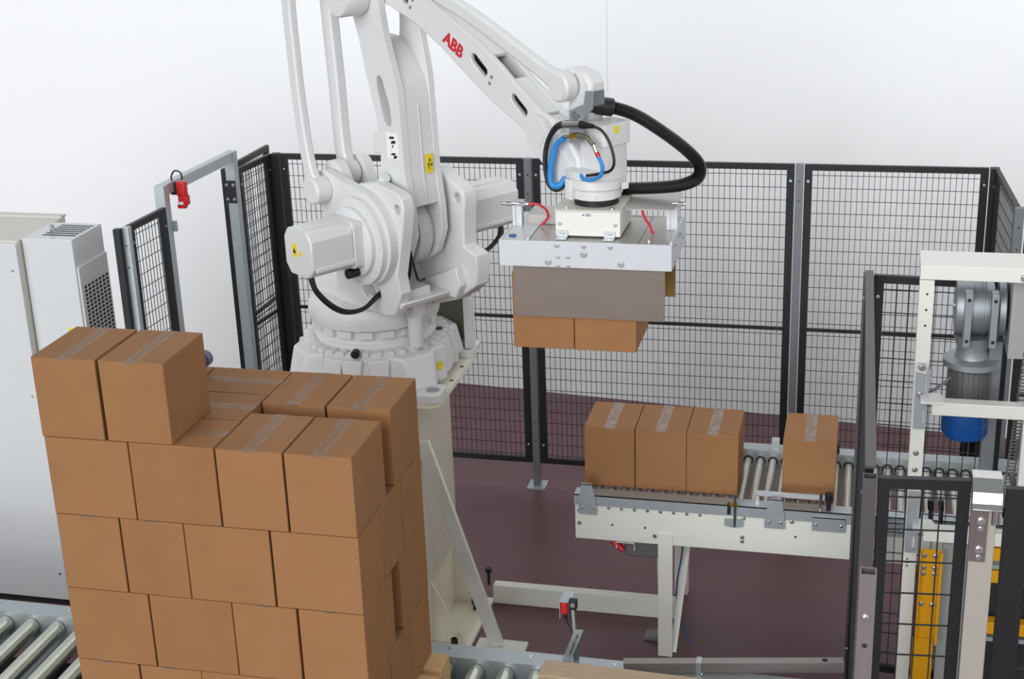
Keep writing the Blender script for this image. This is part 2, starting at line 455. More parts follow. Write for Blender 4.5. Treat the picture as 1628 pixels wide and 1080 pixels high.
put('lifting_eye', G().tube([(AX0+0.13, AY0+0.1, AZ1), (AX0+0.13, AY0+0.085, AZ1+0.03), (AX0+0.13, AY0+0.1, AZ1+0.052), (AX0+0.13, AY0+0.115, AZ1+0.03), (AX0+0.13, AY0+0.1, AZ1)], 0.006, 8), CHROME, CU)
lab(put('tag_plate', G().box(AX1-0.09, AX1-0.01, AY0-0.004, AY0-0.0005, 1.66, 1.69), STICK, CU), 'yellow label')
lab(put('knob', G().cyl((AX1+0.012, AY0+0.06, 1.63), (AX1+0.05, AY0+0.05, 1.65), 0.02, 16), RED, CU), 'red knob')

# ------------------------------------------------------------------ pallet roller conveyor
PZ = 0.615
t = thing('pallet_conveyor', 'heavy steel roller conveyor along the bottom of the view, carrying the pallets', 'roller conveyor', (-2.2, 5.0, 0))
for nm, y0, y1 in (('side_rail', 5.54, 5.645), ('side_rail', 4.25, 4.33)):
    g = G(); inn = y0 if y0 > 5 else y1-0.006
    g.box(-6.2, -0.02, y0, y1, PZ+0.012, PZ+0.02).box(-6.2, -0.02, inn, inn+0.006, PZ-0.16, PZ+0.012)
    g.box(-6.2, -0.02, (y1-0.006 if y0 > 5 else y0), (y1 if y0 > 5 else y0+0.006), PZ-0.16, PZ+0.012)
    wq(put(nm, g, GALV))
for i in range(43):
    x = -6.1+i*0.14
    o = put('roller', G().cyl((0, 4.335, PZ-0.042), (0, 5.535, PZ-0.042), 0.04, 20), PROLL); o.location.x = x-0.0; 
    o.parent = t; o.matrix_parent_inverse = Matrix.Translation(-t.location)
for i in range(16):
    x = -6.0+i*0.385
    wq(put('rail_screw', G().bolt((x, 5.61, PZ+0.02), (0, 0, 1), 0.006, 0.004), CHROME))
for x in (-5.6, -4.1, -2.6, -1.1, -0.08):
    for y in (4.29, 5.6): wq(put('leg', G().box(x-0.03, x+0.03, y-0.03, y+0.03, 0, PZ-0.12), GALV))
for x in (-5.2, -3.7, -2.2, -0.7): wq(put('cross_member', G().box(x-0.03, x+0.03, 4.33, 5.54, PZ-0.17, PZ-0.11), GALV))
wq(lab(put('under_sheet', G().box(-6.1, -0.03, 4.34, 5.53, PZ-0.24, PZ-0.23), DARK), 'dark sheet under the rollers'))  # plain dark sheet spanning the space below the rollers
wq(lab(put('shade_strip', G().box(-6.2, -3.3, 5.647, 5.70, PZ-0.14, PZ-0.03), BLACK), 'black strip for the shaded floor band'))  # black strip added along the rail to stand for floor in shadow

# ------------------------------------------------------------------ pallets
def pallet(name, label, x0, y0, L, Wd, z, rz, m, group='wooden pallets on the pallet conveyor'):
    t = thing(name, label, 'pallet', (x0, y0, z), group, rz)
    for i, (a, b) in enumerate(((0, 0.12), (0.175, 0.275), (0.34, 0.46), (0.525, 0.625), (0.68, 0.8))):
        put('deck_board', G().box(0, L, a*Wd/0.8, b*Wd/0.8, 0.122, 0.144), m, t, bevel=0.002)
    for a in (0, L/2-0.072, L-0.145):
        put('stringer_board', G().box(a, a+0.145, 0, Wd, 0.1, 0.122), m, t)
        for b in (0, Wd/2-0.05, Wd-0.1): put('block', G().box(a, a+0.145, b, b+0.1, 0.022, 0.1), m, t)
    for b in (0, Wd/2-0.05, Wd-0.1): put('bottom_board', G().box(0, L, b, b+0.1, 0, 0.022), m, t)
    return t
pallet('wooden_pallet', 'wooden pallet under the tall stack of cartons', -3.03, 4.55, 1.34, 0.818, PZ, 0, WOOD)
pallet('wooden_pallet', 'empty weathered wooden pallet at the bottom edge, right of the carton stack', -1.295, 4.605, 1.25, 0.8, PZ, math.radians(-2.0), WOOD2)

# ------------------------------------------------------------------ cartons
def carton_mesh(w, d, h):
    """meshes of body, flaps and tape for a carton standing on z=0, tape along y"""
    g = G(); g.box(-w/2, w/2, -d/2, d/2, 0, h-0.004)
    bm = g.bm
    bmesh.ops.subdivide_edges(bm, edges=bm.edges[:], cuts=3, use_grid_fill=True)
    for v in bm.verts:
        x, y, z = v.co
        fx = 1-(2*x/w)**2; fy = 1-(2*y/d)**2; fz = 1-((z-h/2)/(h/2))**2
        b = 0.0012
        if abs(abs(x)-w/2) < 1e-4: v.co.x += math.copysign(b*max(fy, 0)*max(fz, 0), x)
        if abs(abs(y)-d/2) < 1e-4: v.co.y += math.copysign(b*max(fx, 0)*max(fz, 0), y)
    body = g
    f1 = G().box(-w/2+0.001, -0.001, -d/2+0.001, d/2-0.001, h-0.0045, h)
    f2 = G().box(0.001, w/2-0.001, -d/2+0.001, d/2-0.001, h-0.0045, h)
    tp = G().box(-0.028, 0.028, -d/2-0.0012, d/2+0.0012, h-0.001, h+0.0008)
    tp.box(-0.028, 0.028, -d/2-0.0022, -d/2-0.0008, h-0.006, h+0.0006).box(-0.028, 0.028, d/2+0.0008, d/2+0.0022, h-0.006, h+0.0006)
    return body, f1, f2, tp
SM = (0.262, 0.345, 0.323)
CS = (0.262, 0.340, 0.334)
protos = {}
def carton(label, cx, cy, z, rot=0, size=SM, group=None, tilt=0.0, jit=0.0):
    key = size
    root = bpy.data.objects.new('cardboard_carton', None); COL.objects.link(root)
    root.empty_display_size = 0.1
    if key not in protos:
        b, f1, f2, tp = carton_mesh(*size)
        obs = [put('body', b, CARD, root, bevel=0.003, ang=20), put('flap', f1, CARD, root), put('flap', f2, CARD, root), put('tape', tp, TAPE2 if key == CS else TAPE, root)]
        obs[3]['label'] = 'strip of clear packing tape along the top seam'
        protos[key] = obs
    else:
        for p in protos[key]:
            c = p.copy(); COL.objects.link(c); c.parent = root
    root.location = (cx, cy, z); root.rotation_euler = (0, 0, (PI/2 if rot else 0)+math.radians(random.uniform(-jit, jit)))
    return tag(root, label, 'cardboard box', group)
SW, SD, SH = SM
RX = -1.768
ZL = [0.761, 1.0855, 1.410, 1.7345, 2.059]     # bottoms of the five layers, lowest first
names = ['bottom layer', 'fourth layer from top', 'third layer from top', 'second layer from top', 'top layer']
GR = 'cartons stacked on the pallet'
def place(kind, xs, z, nm, cols):
    for cx, cn in zip(xs, cols):
        if kind == 'L':
            for r, rn in enumerate(('front', 'middle', 'rear')):
                carton('carton, long side forward, %s row, %s, %s of the stack' % (rn, cn, nm), cx+random.uniform(-.002, .002), 4.57+SW/2+r*(SW+0.006), z, 1, group=GR, jit=0.3)
        else:
            for r, rn in enumerate(('front', 'rear')):
                carton('carton, short side forward, %s row, %s, %s of the stack' % (rn, cn, nm), cx, 4.57+SD/2+r*(SD+0.108), z, 0, group=GR, jit=0.3)
C1, C2 = ('far left', 'second from left'), ('third from left', 'far right')
def lay_A(z, nm):
    place('L', (-3.003+SD/2, -3.003+SD*1.5+0.007), z, nm, C1); place('S', (RX-SW*1.5-0.009, RX-SW/2), z, nm, C2)
def lay_B(z, nm):
    place('S', (-3.0+SW/2, -3.0+SW*1.5+0.008), z, nm, C1); place('L', (RX-SD*1.5-0.008, RX-SD/2), z, nm, C2)
lay_B(ZL[0], names[0]); lay_A(ZL[1], names[1]); lay_B(ZL[2], names[2]); lay_A(ZL[3], names[3])
carton('left carton of the two on top of the tall pallet stack', -3.008+SW/2, 4.57+SD/2, ZL[4], 0, group=GR, jit=0.2)
carton('right carton of the two on top of the tall pallet stack, its side showing', -3.008+SW*1.5+0.014, 4.57+SD/2, ZL[4], 0, group=GR, jit=0.2)
t = thing('tape_roll', 'blue-grey tape roll peeking out behind the topmost right carton', 'tape roll', (-2.672, 5.30, 2.0835))
put('roll', G().lathe([(0.018, -0.02), (0.033, -0.02), (0.034, 0.02), (0.018, 0.02)], (0, 0, 0.034), 32, 'y'), mat('blue_grey_tape', (92, 98, 128), 0.4), t)
put('core', G().lathe([(0.012, -0.0205), (0.02, -0.0205), (0.02, 0.0205), (0.012, 0.0205)], (0, 0, 0.034), 28, 'y'), mat('grey_core', (150, 148, 145), 0.7), t)
# cartons on the roller conveyor
CS = (0.262, 0.340, 0.334)
for lb, x in (('leftmost of the three cartons standing together on the roller conveyor', -1.237), ('middle one of the three cartons standing together on the roller conveyor', -0.971), ('rightmost of the three cartons standing together on the roller conveyor', -0.706), ('single carton on the roller conveyor, apart from the group of three', -0.222)):
    carton(lb, x, 7.043, 0.8955, 0, CS, group='cartons on the roller conveyor', jit=0.4)
for lb, x in (('left carton held in the robot gripper', -1.308), ('right carton held in the robot gripper', -1.043)):
    carton(lb, x, 5.907, 2.078, 0, CS, group='cartons held in the gripper')

# ------------------------------------------------------------------ carton roller conveyor
VZ = 0.895
t = thing('roller_conveyor', 'cream roller conveyor with steel rollers carrying the cartons to the robot', 'roller conveyor', (-0.2, 7.05, 0))
XA, XB = -1.394, 2.0
wq(put('side_beam', G().box(XA, XB, 6.73, 6.742, 0.657, 0.853).box(XA, XB, 6.742, 6.77, 0.657, 0.668), CREAM))
wq(put('side_beam', G().box(XA, XB, 7.443, 7.455, 0.657, 0.853), CREAM))
wq(put('end_plate', G().box(XA, XA+0.01, 6.742, 7.443, 0.657, 0.84), CREAM))
wq(put('rail', G().box(XA-0.004, XB, 6.724, 6.73, 0.852, 0.909).box(XA-0.004, XB, 6.724, 6.81, 0.905, 0.909).box(XA, XB, 6.806, 6.81, 0.85, 0.905), GALV))
wq(put('rail', G().box(XA-0.004, XB, 7.455, 7.461, 0.852, 0.93).box(XA-0.004, XB, 7.375, 7.461, 0.93, 0.934).box(XA, XB, 7.371, 7.375, 0.83, 0.93), GALV))
for i in range(50):
    x = -1.36+i*0.0665
    wq(put('roller', G().cyl((x, 6.81, 0.873), (x, 7.371, 0.873), 0.0205, 16), ROLL))
g = G()
for i in range(50): 
    x = -1.36+i*0.0665; g.cyl((x, 7.366, 0.873), (x, 7.3705, 0.873), 0.027, 14)
wq(put('roller_bearing', g, BLACK))
for i in range(8): wq(put('bolt', G().bolt((-1.218+i*0.067, 6.73, 0.842), (0, -1, 0), 0.0065, 0.005), CHROME))
for x, z in ((-1.372, 0.818), (-1.372, 0.745), (-0.98, 0.672+0.03), (-0.897, 0.702), (-0.53, 0.842), (-0.29, 0.842), (-0.535, 0.735), (-0.535, 0.712)):
    wq(put('bolt', G().bolt((x, 6.73, z), (0, -1, 0), 0.008, 0.006), CHROME))
for x, z in ((-1.2, 0.747), (-1.03, 0.745), (-0.27, 0.76)):
    wq(put('screw_hole', G().cyl((x, 6.7285, z), (x, 6.732, z), 0.006, 10), DARK))
# legs
wq(put('leg', G().box(-0.962, -0.887, 6.722, 6.73, 0.0, 0.72).box(-0.962, -0.957, 6.73, 6.78, 0, 0.66), CREAM))
wq(put('leg', G().box(-0.962, -0.887, 7.38, 7.44, 0.0, 0.66), CREAM))
wq(put('leg', G().box(1.2, 1.28, 6.74, 6.80, 0.0, 0.66), CREAM)); wq(put('leg', G().box(1.2, 1.28, 7.38, 7.44, 0.0, 0.66), CREAM))
wq(put('brace', G().beam((-0.84, 7.10, 0.62), (-0.885, 6.74, 0.02), 0.035, 0.012, (0, 1, 0)), CREAM))
wq(put('base_bar', G().box(-1.955, -0.90, 7.10, 7.16, 0.0, 0.115), CREAM, bevel=0.004))
wq(put('loose_cable', G().tube([(-0.99, 6.9, 0.65), (-0.985, 6.88, 0.45), (-0.97, 6.86, 0.25), (-0.955, 6.85, 0.02)], 0.006, 8), mat('grey_cable', (170, 168, 165), 0.5)))
wq(lab(put('loose_cable', G().tube([(-0.86, 6.95, 0.66), (-0.865, 6.93, 0.5), (-0.885, 6.9, 0.35), (-0.88, 6.88, 0.2), (-0.84, 6.86, 0.08), (-0.80, 6.84, 0.02)], 0.004, 8), BLUE), 'thin dark blue cable'))
wq(lab(put('drive_unit', G().box(-1.15, -0.965, 6.80, 6.98, 0.535, 0.66), MOTG, bevel=0.01), 'dark grey drive unit under the beam'))
wq(lab(put('drive_knob', G().cyl((-1.21, 6.79, 0.625), (-1.15, 6.77, 0.585), 0.018, 14), RED), 'red knob'))
wq(put('handle', G().tube([(-1.185, 6.76, 0.60), (-1.185, 6.75, 0.64), (-1.09, 6.75, 0.64), (-1.09, 6.76, 0.595)], 0.0035, 6, 1), WSTICK))
# stop brackets
def bracket(x0, x1, z0, z1, top0, top1, zt):
    prof = [(x0, z0), (x1, z0), (x1, z1), (top1, zt), (top0, zt), (x0, z1)]
    b = wq(put('guide_bracket', G().ext(prof, 6.714, 6.718).box(top0, top1, 6.714, 6.732, zt-0.004, zt), GALV))
    for x in (x0+0.022, x1-0.018):
        wq(put('bolt', G().bolt((x, 6.714, z0+0.035), (0, -1, 0), 0.006, 0.006), CHROME))
    return b
bracket(-1.374, -1.277, 0.805, 0.865, -1.358, -1.302, 0.975)
bracket(-0.425, -0.325, 0.805, 0.865, -0.402, -0.342, 0.965)
bracket(-0.192, -0.03, 0.81, 0.87, -0.192, -0.03, 0.885)
bracket(0.10, 0.26, 0.81, 0.87, 0.12, 0.24, 0.885)
wq(lab(put('guide_bar', G().box(-0.475, -0.135, 6.762, 6.772, 0.957, 0.983).box(-0.475, -0.457, 6.762, 6.772, 0.905, 0.96), ALU), 'flat aluminium guide bar'))
wq(put('guide_rod', G().cyl((-0.155, 6.755, 0.9), (-0.155, 6.755, 1.0), 0.008, 12), CHROME))
wq(put('clamp_knob', G().cyl((-0.115, 6.755, 0.965), (-0.115, 6.755, 1.0), 0.02, 16).cyl((-0.115, 6.755, 0.895), (-0.115, 6.755, 0.965), 0.012, 12), BLACK))
wq(put('clamp_knob', G().cyl((-0.10, 7.40, 0.95), (-0.10, 7.40, 0.99), 0.016, 16, 0.024).cyl((-0.10, 7.40, 0.93), (-0.10, 7.40, 0.95), 0.02, 12), BLACK))
wq(put('guide_block', G().box(-0.44, -0.40, 7.39, 7.44, 0.934, 0.985), ALU))
# photocell and rod
wq(put('sensor_rod', G().cyl((-0.573, 6.716, 0.80), (-0.573, 6.716, 0.972), 0.0065, 12), mat('dull_rod', (120, 112, 105), 0.35, 0.8)))
wq(put('sensor_bracket', G().ext([(-0.625, 0.838), (-0.53, 0.838), (-0.53, 0.80), (-0.577, 0.79), (-0.625, 0.80)], 6.716, 6.72), GALV))
wq(put('sensor', G().box(-0.612, -0.594, 6.72, 6.75, 0.86, 0.915), BLACK, bevel=0.002))
wq(put('rod_clamp', G().box(-0.60, -0.56, 6.712, 6.73, 0.912, 0.925).cyl((-0.59, 6.72, 0.915), (-0.59, 6.705, 0.93), 0.008, 10), BRASS))

# ------------------------------------------------------------------ robot pedestal
t = thing('robot_pedestal', 'cream steel pedestal with diagonal strut under the robot', 'pedestal', (-2.45, 6.8, 0))
wq(put('top_plate', G().ext(rrect(-2.93, -2.015, 6.45, 7.25, 0.06), 1.455, 1.48, plane='xy'), PEDC))
wq(put('column', G().box(-2.78, -2.165, 6.52, 7.16, 0.02, 1.455), PEDC, bevel=0.012))
wq(put('foot_plate', G().box(-3.0, -1.955, 6.35, 7.12, 0, 0.022), PEDC))
wq(put('gusset', G().ext([(-2.165, 0.022), (-1.99, 0.022), (-2.165, 0.38)], 6.62, 6.635), PEDC))
wq(put('gusset', G().ext([(-2.165, 0.022), (-1.99, 0.022), (-2.165, 0.38)], 7.05, 7.065), PEDC))
wq(put('strut', G().beam((-2.15, 6.57, 1.22), (-1.82, 6.645, 0.02), 0.03, 0.072, (1, 0, 0)), CREAM))
wq(put('strut_foot', G().box(-1.93, -1.66, 6.58, 6.70, 0, 0.02), CREAM))
for x, y in ((-2.03, 6.98), (-2.11, 6.70), (-2.03, 6.55)):
    wq(put('levelling_bolt', G().cyl((x, y, 0.022), (x, y, 0.09), 0.012, 12).cyl((x, y, 0.06), (x, y, 0.09), 0.02, 6), BLACK))
wq(put('levelling_bolt', G().cyl((-1.985, 7.13, 0.1), (-1.985, 7.13, 0.2), 0.009, 12).cyl((-1.985, 7.13, 0.18), (-1.985, 7.13, 0.205), 0.018, 8), BLACK))
for x, y in ((-2.04, 6.6), (-2.04, 6.78), (-2.04, 6.98), (-2.04, 7.15)):
    wq(put('plate_hole', G().cyl((x, y, 1.478), (x, y, 1.4808), 0.011, 12), DARK))

# ------------------------------------------------------------------ robot
RA = math.radians(-35)
R = thing('industrial_robot', 'white four-axis palletizing robot on the cream pedestal', 'robot', (-2.46, 6.86, 1.48))
def rb(name, g, m=ROBOT, **k):
    k.setdefault('bevel', 0.006); return put(name, g, m, R, rotz=RA, **k)
def rbp(name, g, m, parent, **k):
    return put(name, g, m, parent, **k)
# base, aligned with the pedestal plate
g = G()
g.lathe([(0.395, 0.03), (0.40, 0.09), (0.375, 0.205), (0.35, 0.225), (0.31, 0.225)], (-0.0, -0.0, 0), 48)
base = put('base', g, ROBOT, R, bevel=0.004)
for sx in (-1, 1):
    for sy in (-1, 1):
        cx, cy = sx*0.365, sy*0.33
        g = G(); g.ext(rrect(cx-0.085, cx+0.085, cy-0.085, cy+0.085, 0.035), 0.001, 0.045, plane='xy')
        f = put('base_foot', g, ROBOT, base, bevel=0.006)
        # tapering rib down to the foot
        a = Vector((sx*0.17, sy*0.15, 0)); d = Vector((sx, sy*0.92, 0)).normalized(); s = Vector((-d.y, d.x, 0))
        bm = G()
        pts = []
        for (rr, w, z) in ((0.12, 0.15, 0.215), (0.135, 0.15, 0.04), (0.245, 0.075, 0.04), (0.20, 0.085, 0.205)):
            for q in (-1, 1): pts.append(a+d*rr+s*(w*q)+Vector((0, 0, z)))
        vs = [bm.bm.verts.new(p) for p in pts]
        for fc in ((0, 1, 3, 2), (2, 3, 5, 4), (4, 5, 7, 6), (6, 7, 1, 0), (0, 2, 4, 6), (1, 7, 5, 3)): bm.bm.faces.new([vs[i] for i in fc])
        put('foot_rib', bm, ROBOT, base, bevel=0.012)
        put('foot_bolt', G().cyl((cx+sx*0.03, cy+sy*0.0, 0.045), (cx+sx*0.03, cy, 0.047), 0.034, 24), mat('bolt_recess_grey', (150, 152, 155), 0.6), base)
for k in range(36):
    a = 2*PI*k/36
    M = Matrix.Rotation(a, 4, 'Z')
    put('cooling_rib', G().box(0.315, 0.375, -0.017, 0.017, 0.21, 0.234, M), ROBOT, base, bevel=0.003, seg=1)
for a in (-150, -128, -105, -90, -70, -52, -20, 20, 160, 200):
    M = Matrix.Rotation(math.radians(a), 4, 'Z')
    bm = G(); vs = []
    for (x, w, z) in ((0.35, 0.055, 0.21), (0.40, 0.055, 0.20), (0.425, 0.035, 0.03), (0.35, 0.035, 0.03)):
        for q in (-1, 1): vs.append(bm.bm.verts.new(M @ Vector((x, w*q, z))))
    for fc in ((0, 1, 3, 2), (2, 3, 5, 4), (4, 5, 7, 6), (6, 7, 1, 0), (0, 2, 4, 6), (1, 7, 5, 3)): bm.bm.faces.new([vs[i] for i in fc])
    put('base_rib', bm, ROBOT, base, bevel=0.006)
put('oil_plug', G().cyl((0.015, -0.355, 0.235), (0.02, -0.395, 0.235), 0.021, 16).cyl((0.02, -0.395, 0.235), (0.022, -0.41, 0.235), 0.012, 12), BLACK, base, bevel=0.002)
put('sticker', G().ext(arc(0, 0, 0.024, 0, 360, 14)[:-1], 0, 0.001), STICK, base)
bpy.data.objects[base.children[-1].name].location = (0.392, -0.17, 0.115)
base.children[-1].rotation_euler = (0, 0, math.radians(68))
put('cap', G().cyl((0.33, 0.05, 0.234), (0.33, 0.05, 0.24), 0.017, 14), BLACK, base)
# rear connector box
put('connector_box', G().box(0.20, 0.44, 0.30, 0.34, 0.32, 0.385).box(0.40, 0.44, 0.26, 0.34, 0.05, 0.33).box(0.20, 0.44, 0.335, 0.345, 0.05, 0.33), ROBOT, base, bevel=0.006)
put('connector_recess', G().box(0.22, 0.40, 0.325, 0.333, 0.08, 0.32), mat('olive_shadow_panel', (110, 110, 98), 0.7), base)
# swivel
g = G(); g.lathe([(0.315, 0.20), (0.315, 0.245), (0.295, 0.26), (0.295, 0.335), (0.31, 0.34)], n=48)
col = put('swivel_neck', g, ROBOT, R, bevel=0.003)
for k in range(18):
    M = Matrix.Rotation(2*PI*k/18, 4, 'Z')
    put('clamp_lug', G().box(0.285, 0.318, -0.035, 0.035, 0.285, 0.325, M), ROBOT, col, bevel=0.003, seg=1)
rb('swivel_ring', G().lathe([(0.31, 0.325), (0.335, 0.335), (0.34, 0.36), (0.34, 0.41), (0.325, 0.435), (0.29, 0.45), (0.1, 0.45)], n=64), bevel=0.0)
# frame (yoke)
g = G()
g.ext([(-0.28, 0.44), (0.30, 0.44), (0.36, 0.47), (0.50, 0.50), (0.52, 0.535), (-0.28, 0.50)], -0.20, 0.22)
fr = rb('swivel_frame', g, bevel=0.01)
near = [(-0.02, 0.44), (0.40, 0.45), (0.47, 0.468), (0.525, 0.59), (0.505, 0.675), (0.56, 0.87), (0.59, 1.02), (0.575, 1.07), (0.54, 1.09), (0.47, 1.10), (0.38, 1.115), (0.24, 1.09), (0.10, 1.02), (0.03, 0.85), (0.0, 0.70)]
hole = arc(0.535, 1.01, 0.024, 0, 360, 12)[:-1]
op = [(0.22, 0.60), (0.325, 0.60), (0.355, 0.575), (0.365, 0.53), (0.34, 0.51), (0.24, 0.515), (0.205, 0.545)]
g = G(); g.ext(near, -0.215, -0.145, [hole, op])
rbp('side_cheek', g, ROBOT, fr, bevel=0.008)
far = [(0.0, 0.42), (0.30, 0.40), (0.50, 0.47), (0.66, 0.577), (0.676, 0.677), (0.668, 0.735), (0.578, 0.76), (0.589, 0.929), (0.60, 1.0), (0.587, 1.038), (0.528, 1.069), (0.47, 1.085), (0.40, 1.13), (0.30, 1.12), (0.1, 1.0), (0.0, 0.8)]
hole = arc(0.542, 0.999, 0.024, 0, 360, 12)[:-1]
g = G(); g.ext(far, 0.145, 0.23, [hole])
rbp('side_cheek', g, ROBOT, fr, bevel=0.008)
g = G(); g.ext([(0.02, 0.5), (0.28, 0.5), (0.20, 0.62), (0.04, 0.62)], -0.145, 0.145)
rbp('rear_web', g, ROBOT, fr)
rbp('step_block', G().box(0.30, 0.46, -0.12, 0.02, 0.50, 0.57), ROBOT, fr, bevel=0.006)
rbp('front_web', G().ext([(0.30, 0.49), (0.55, 0.50), (0.59, 0.57), (0.56, 0.66), (0.47, 0.62), (0.30, 0.55)], 0.10, 0.15), ROBOT, fr, bevel=0.008)
rbp('side_bulge', G().ext([(0.38, 0.45), (0.55, 0.50), (0.63, 0.58), (0.62, 0.68), (0.44, 0.70)], 0.225, 0.265), ROBOT, fr, bevel=0.015)
rbp('stop_arm', G().box(0.34, 0.41, -0.06, 0.02, 0.40, 0.47).cyl((0.385, -0.03, 0.24), (0.385, -0.03, 0.41), 0.034, 16, 0.042), ROBOT, fr, bevel=0.006)
AX, AZ = 0.30, 0.83
# near gearbox and motor
g = G(); g.ext(hull((AX, AZ+0.01), 0.235, (0.02, 1.045), 0.085, 14), -0.262, -0.215)
gb_ = rb('crank_housing', g, bevel=0.01)
g = G(); g.lathe([(0.225, -0.215), (0.225, -0.235), (0.215, -0.262), (0.215, -0.295), (0.17, -0.30), (0.17, -0.325), (0.155, -0.335)], (AX, 0, AZ), 56, 'y')
dn = rb('near_gearbox', g, bevel=0.0)
for k in range(20):
    a = 2*PI*k/20
    x, z = AX+0.193*math.cos(a), AZ+0.193*math.sin(a)
    rbp('bolt', G().bolt((x, -0.296, z), (0, -1, 0), 0.008, 0.005), ROBOT, dn)
def motor(name, s, l0, l1, cz):
    g = G()
    h = 0.112
    o = [(AX-h+0.035, cz-h), (AX+h-0.035, cz-h), (AX+h, cz-h+0.045), (AX+h, cz+h-0.045), (AX+h-0.035, cz+h), (AX-h+0.035, cz+h), (AX-h, cz+h-0.045), (AX-h, cz-h+0.045)]
    g.ext(o, s*l0, s*l1)
    m = rb(name, g, bevel=0.008)
    rbp('motor_flange', G().ext(rrect(AX-0.12, AX+0.12, cz-0.115, cz+0.115, 0.03), s*(l0-0.05), s*(l0+0.0)), ROBOT, m, bevel=0.008)
    rbp('motor_rib', G().box(AX+h-0.006, AX+h+0.008, min(s*l0, s*(l1-0.02)), max(s*l0, s*(l1-0.02)), cz-h+0.03, cz-h+0.05), ROBOT, m, bevel=0.003)
    rbp('motor_rib', G().box(AX-0.06, AX+0.02, min(s*l0, s*(l1-0.02)), max(s*l0, s*(l1-0.02)), cz+h-0.004, cz+h+0.006), ROBOT, m, bevel=0.003)
    for dz in (-0.07, 0.085):
        rbp('bolt', G().bolt((AX+0.1, s*l0-0.0 if s > 0 else -l0, cz+dz), (0, s, 0), 0.012, 0.012), ROBOT, m)
    return m
mn = motor('near_motor', -1, 0.385, 0.625, 0.845)
mf = motor('far_motor', 1, 0.36, 0.66, 0.85)
rbp('sticker', G().box(AX-0.045, AX-0.01, -0.6265, -0.6245, 0.82, 0.885), STICK, mn)
rbp('sticker', G().ext(arc(AX+0.02, 0.845, 0.012, 0, 360, 10)[:-1], -0.6265, -0.6245), STICK, mn)
rbp('warning_mark', G().ext([(AX-0.04, 0.84), (AX-0.015, 0.84), (AX-0.0275, 0.865)], -0.6275, -0.6262), INK, mn)
rbp('plug', G().cyl((0.36, -0.34, 0.70), (0.36, -0.40, 0.70), 0.024, 16), BLACK, mn, bevel=0.003)
g = G(); g.lathe([(0.24, 0.23), (0.24, 0.28), (0.20, 0.30), (0.15, 0.315)], (AX-0.02, 0, AZ), 48, 'y')
rb('far_gearbox', g, bevel=0.0)
rb('motor_cable', G().tube([(0.33, -0.58, 0.735), (0.34, -0.57, 0.66), (0.36, -0.50, 0.57), (0.37, -0.42, 0.52), (0.365, -0.32, 0.51), (0.34, -0.22, 0.545), (0.33, -0.17, 0.56)], 0.011, 10), CABLE, bevel=0)
rb('motor_cable', G().tube([(0.30, -0.58, 0.735), (0.32, -0.56, 0.64), (0.34, -0.49, 0.55), (0.35, -0.41, 0.505), (0.35, -0.31, 0.50), (0.34, -0.21, 0.54), (0.32, -0.17, 0.55)], 0.008, 10), CABLE, bevel=0)
rb('motor_cable', G().tube([(0.33, 0.60, 0.74), (0.34, 0.58, 0.68), (0.36, 0.50, 0.64), (0.38, 0.40, 0.62), (0.40, 0.28, 0.60)], 0.012, 10), CABLE, bevel=0)
rb('motor_cable', G().tube([(0.30, 0.63, 0.74), (0.33, 0.61, 0.68), (0.35, 0.53, 0.64), (0.37, 0.42, 0.61), (0.39, 0.28, 0.59)], 0.006, 10), CABLE, bevel=0)
rb('cable_or_shade_tube', G().tube([(0.46, -0.10, 0.84), (0.47, -0.10, 0.72), (0.45, -0.11, 0.62), (0.40, -0.12, 0.56)], 0.008, 8).tube([(0.45, -0.09, 0.78), (0.47, -0.075, 0.66), (0.46, -0.05, 0.61), (0.44, 0.0, 0.60)], 0.007, 8), CABLE, bevel=0)
# lower arm
EL = (0.215, 2.09)
plate = [(0.14, 0.83), (0.17, 0.72), (0.25, 0.665), (0.36, 0.665), (0.455, 0.73), (0.51, 0.85), (0.505, 0.98), (0.475, 1.16), (0.467, 1.38), (0.457, 1.60), (0.42, 1.78), (0.375, 1.95), (0.335, 2.11)] + arc(EL[0], EL[1], 0.12, 10, 180, 10) + [(0.105, 2.0), (0.147, 1.853), (0.177, 1.767), (0.218, 1.60), (0.278, 1.40), (0.295, 1.24), (0.285, 1.10), (0.21, 0.97)]
nplate = [p for p in plate if not (p[1] > 1.5 and p[0] > 0.36)]
k_ = nplate.index((0.467, 1.38))
nplate[k_+1:k_+1] = [(0.463, 1.48), (0.458, 1.545), (0.44, 1.60), (0.405, 1.70), (0.375, 1.80), (0.355, 1.90), (0.345, 2.0)]
sl = [(0.30, 1.595), (0.325, 1.605), (0.345, 1.585), (0.385, 1.48), (0.40, 1.40), (0.388, 1.372), (0.36, 1.368), (0.34, 1.39), (0.318, 1.46), (0.297, 1.56)]
la = rb('lower_arm', G().ext(nplate, -0.11, -0.072, [sl]), bevel=0.009)
fplate = plate[:plate.index((0.335, 2.11))+1] + arc(EL[0]+0.05, EL[1], 0.075, 30, 180, 8) + [(0.255, 2.0), (0.265, 1.90), (0.262, 1.82), (0.25, 1.74), (0.24, 1.60), (0.278, 1.40), (0.295, 1.24), (0.285, 1.10), (0.21, 0.97)]
rbp('arm_plate', G().ext(fplate, 0.072, 0.11), ROBOT, la, bevel=0.009)
core = [(0.285, 0.975), (0.44, 0.975), (0.49, 0.985), (0.473, 1.16), (0.465, 1.38), (0.458, 1.50), (0.44, 1.57), (0.40, 1.64), (0.34, 1.71), (0.28, 1.76), (0.19, 1.77), (0.218, 1.60), (0.278, 1.40), (0.295, 1.24), (0.285, 1.10)]
csl = sl
rbp('arm_core', G().ext(core, -0.073, 0.073, [csl]), ROBOT, la, bevel=0.004)
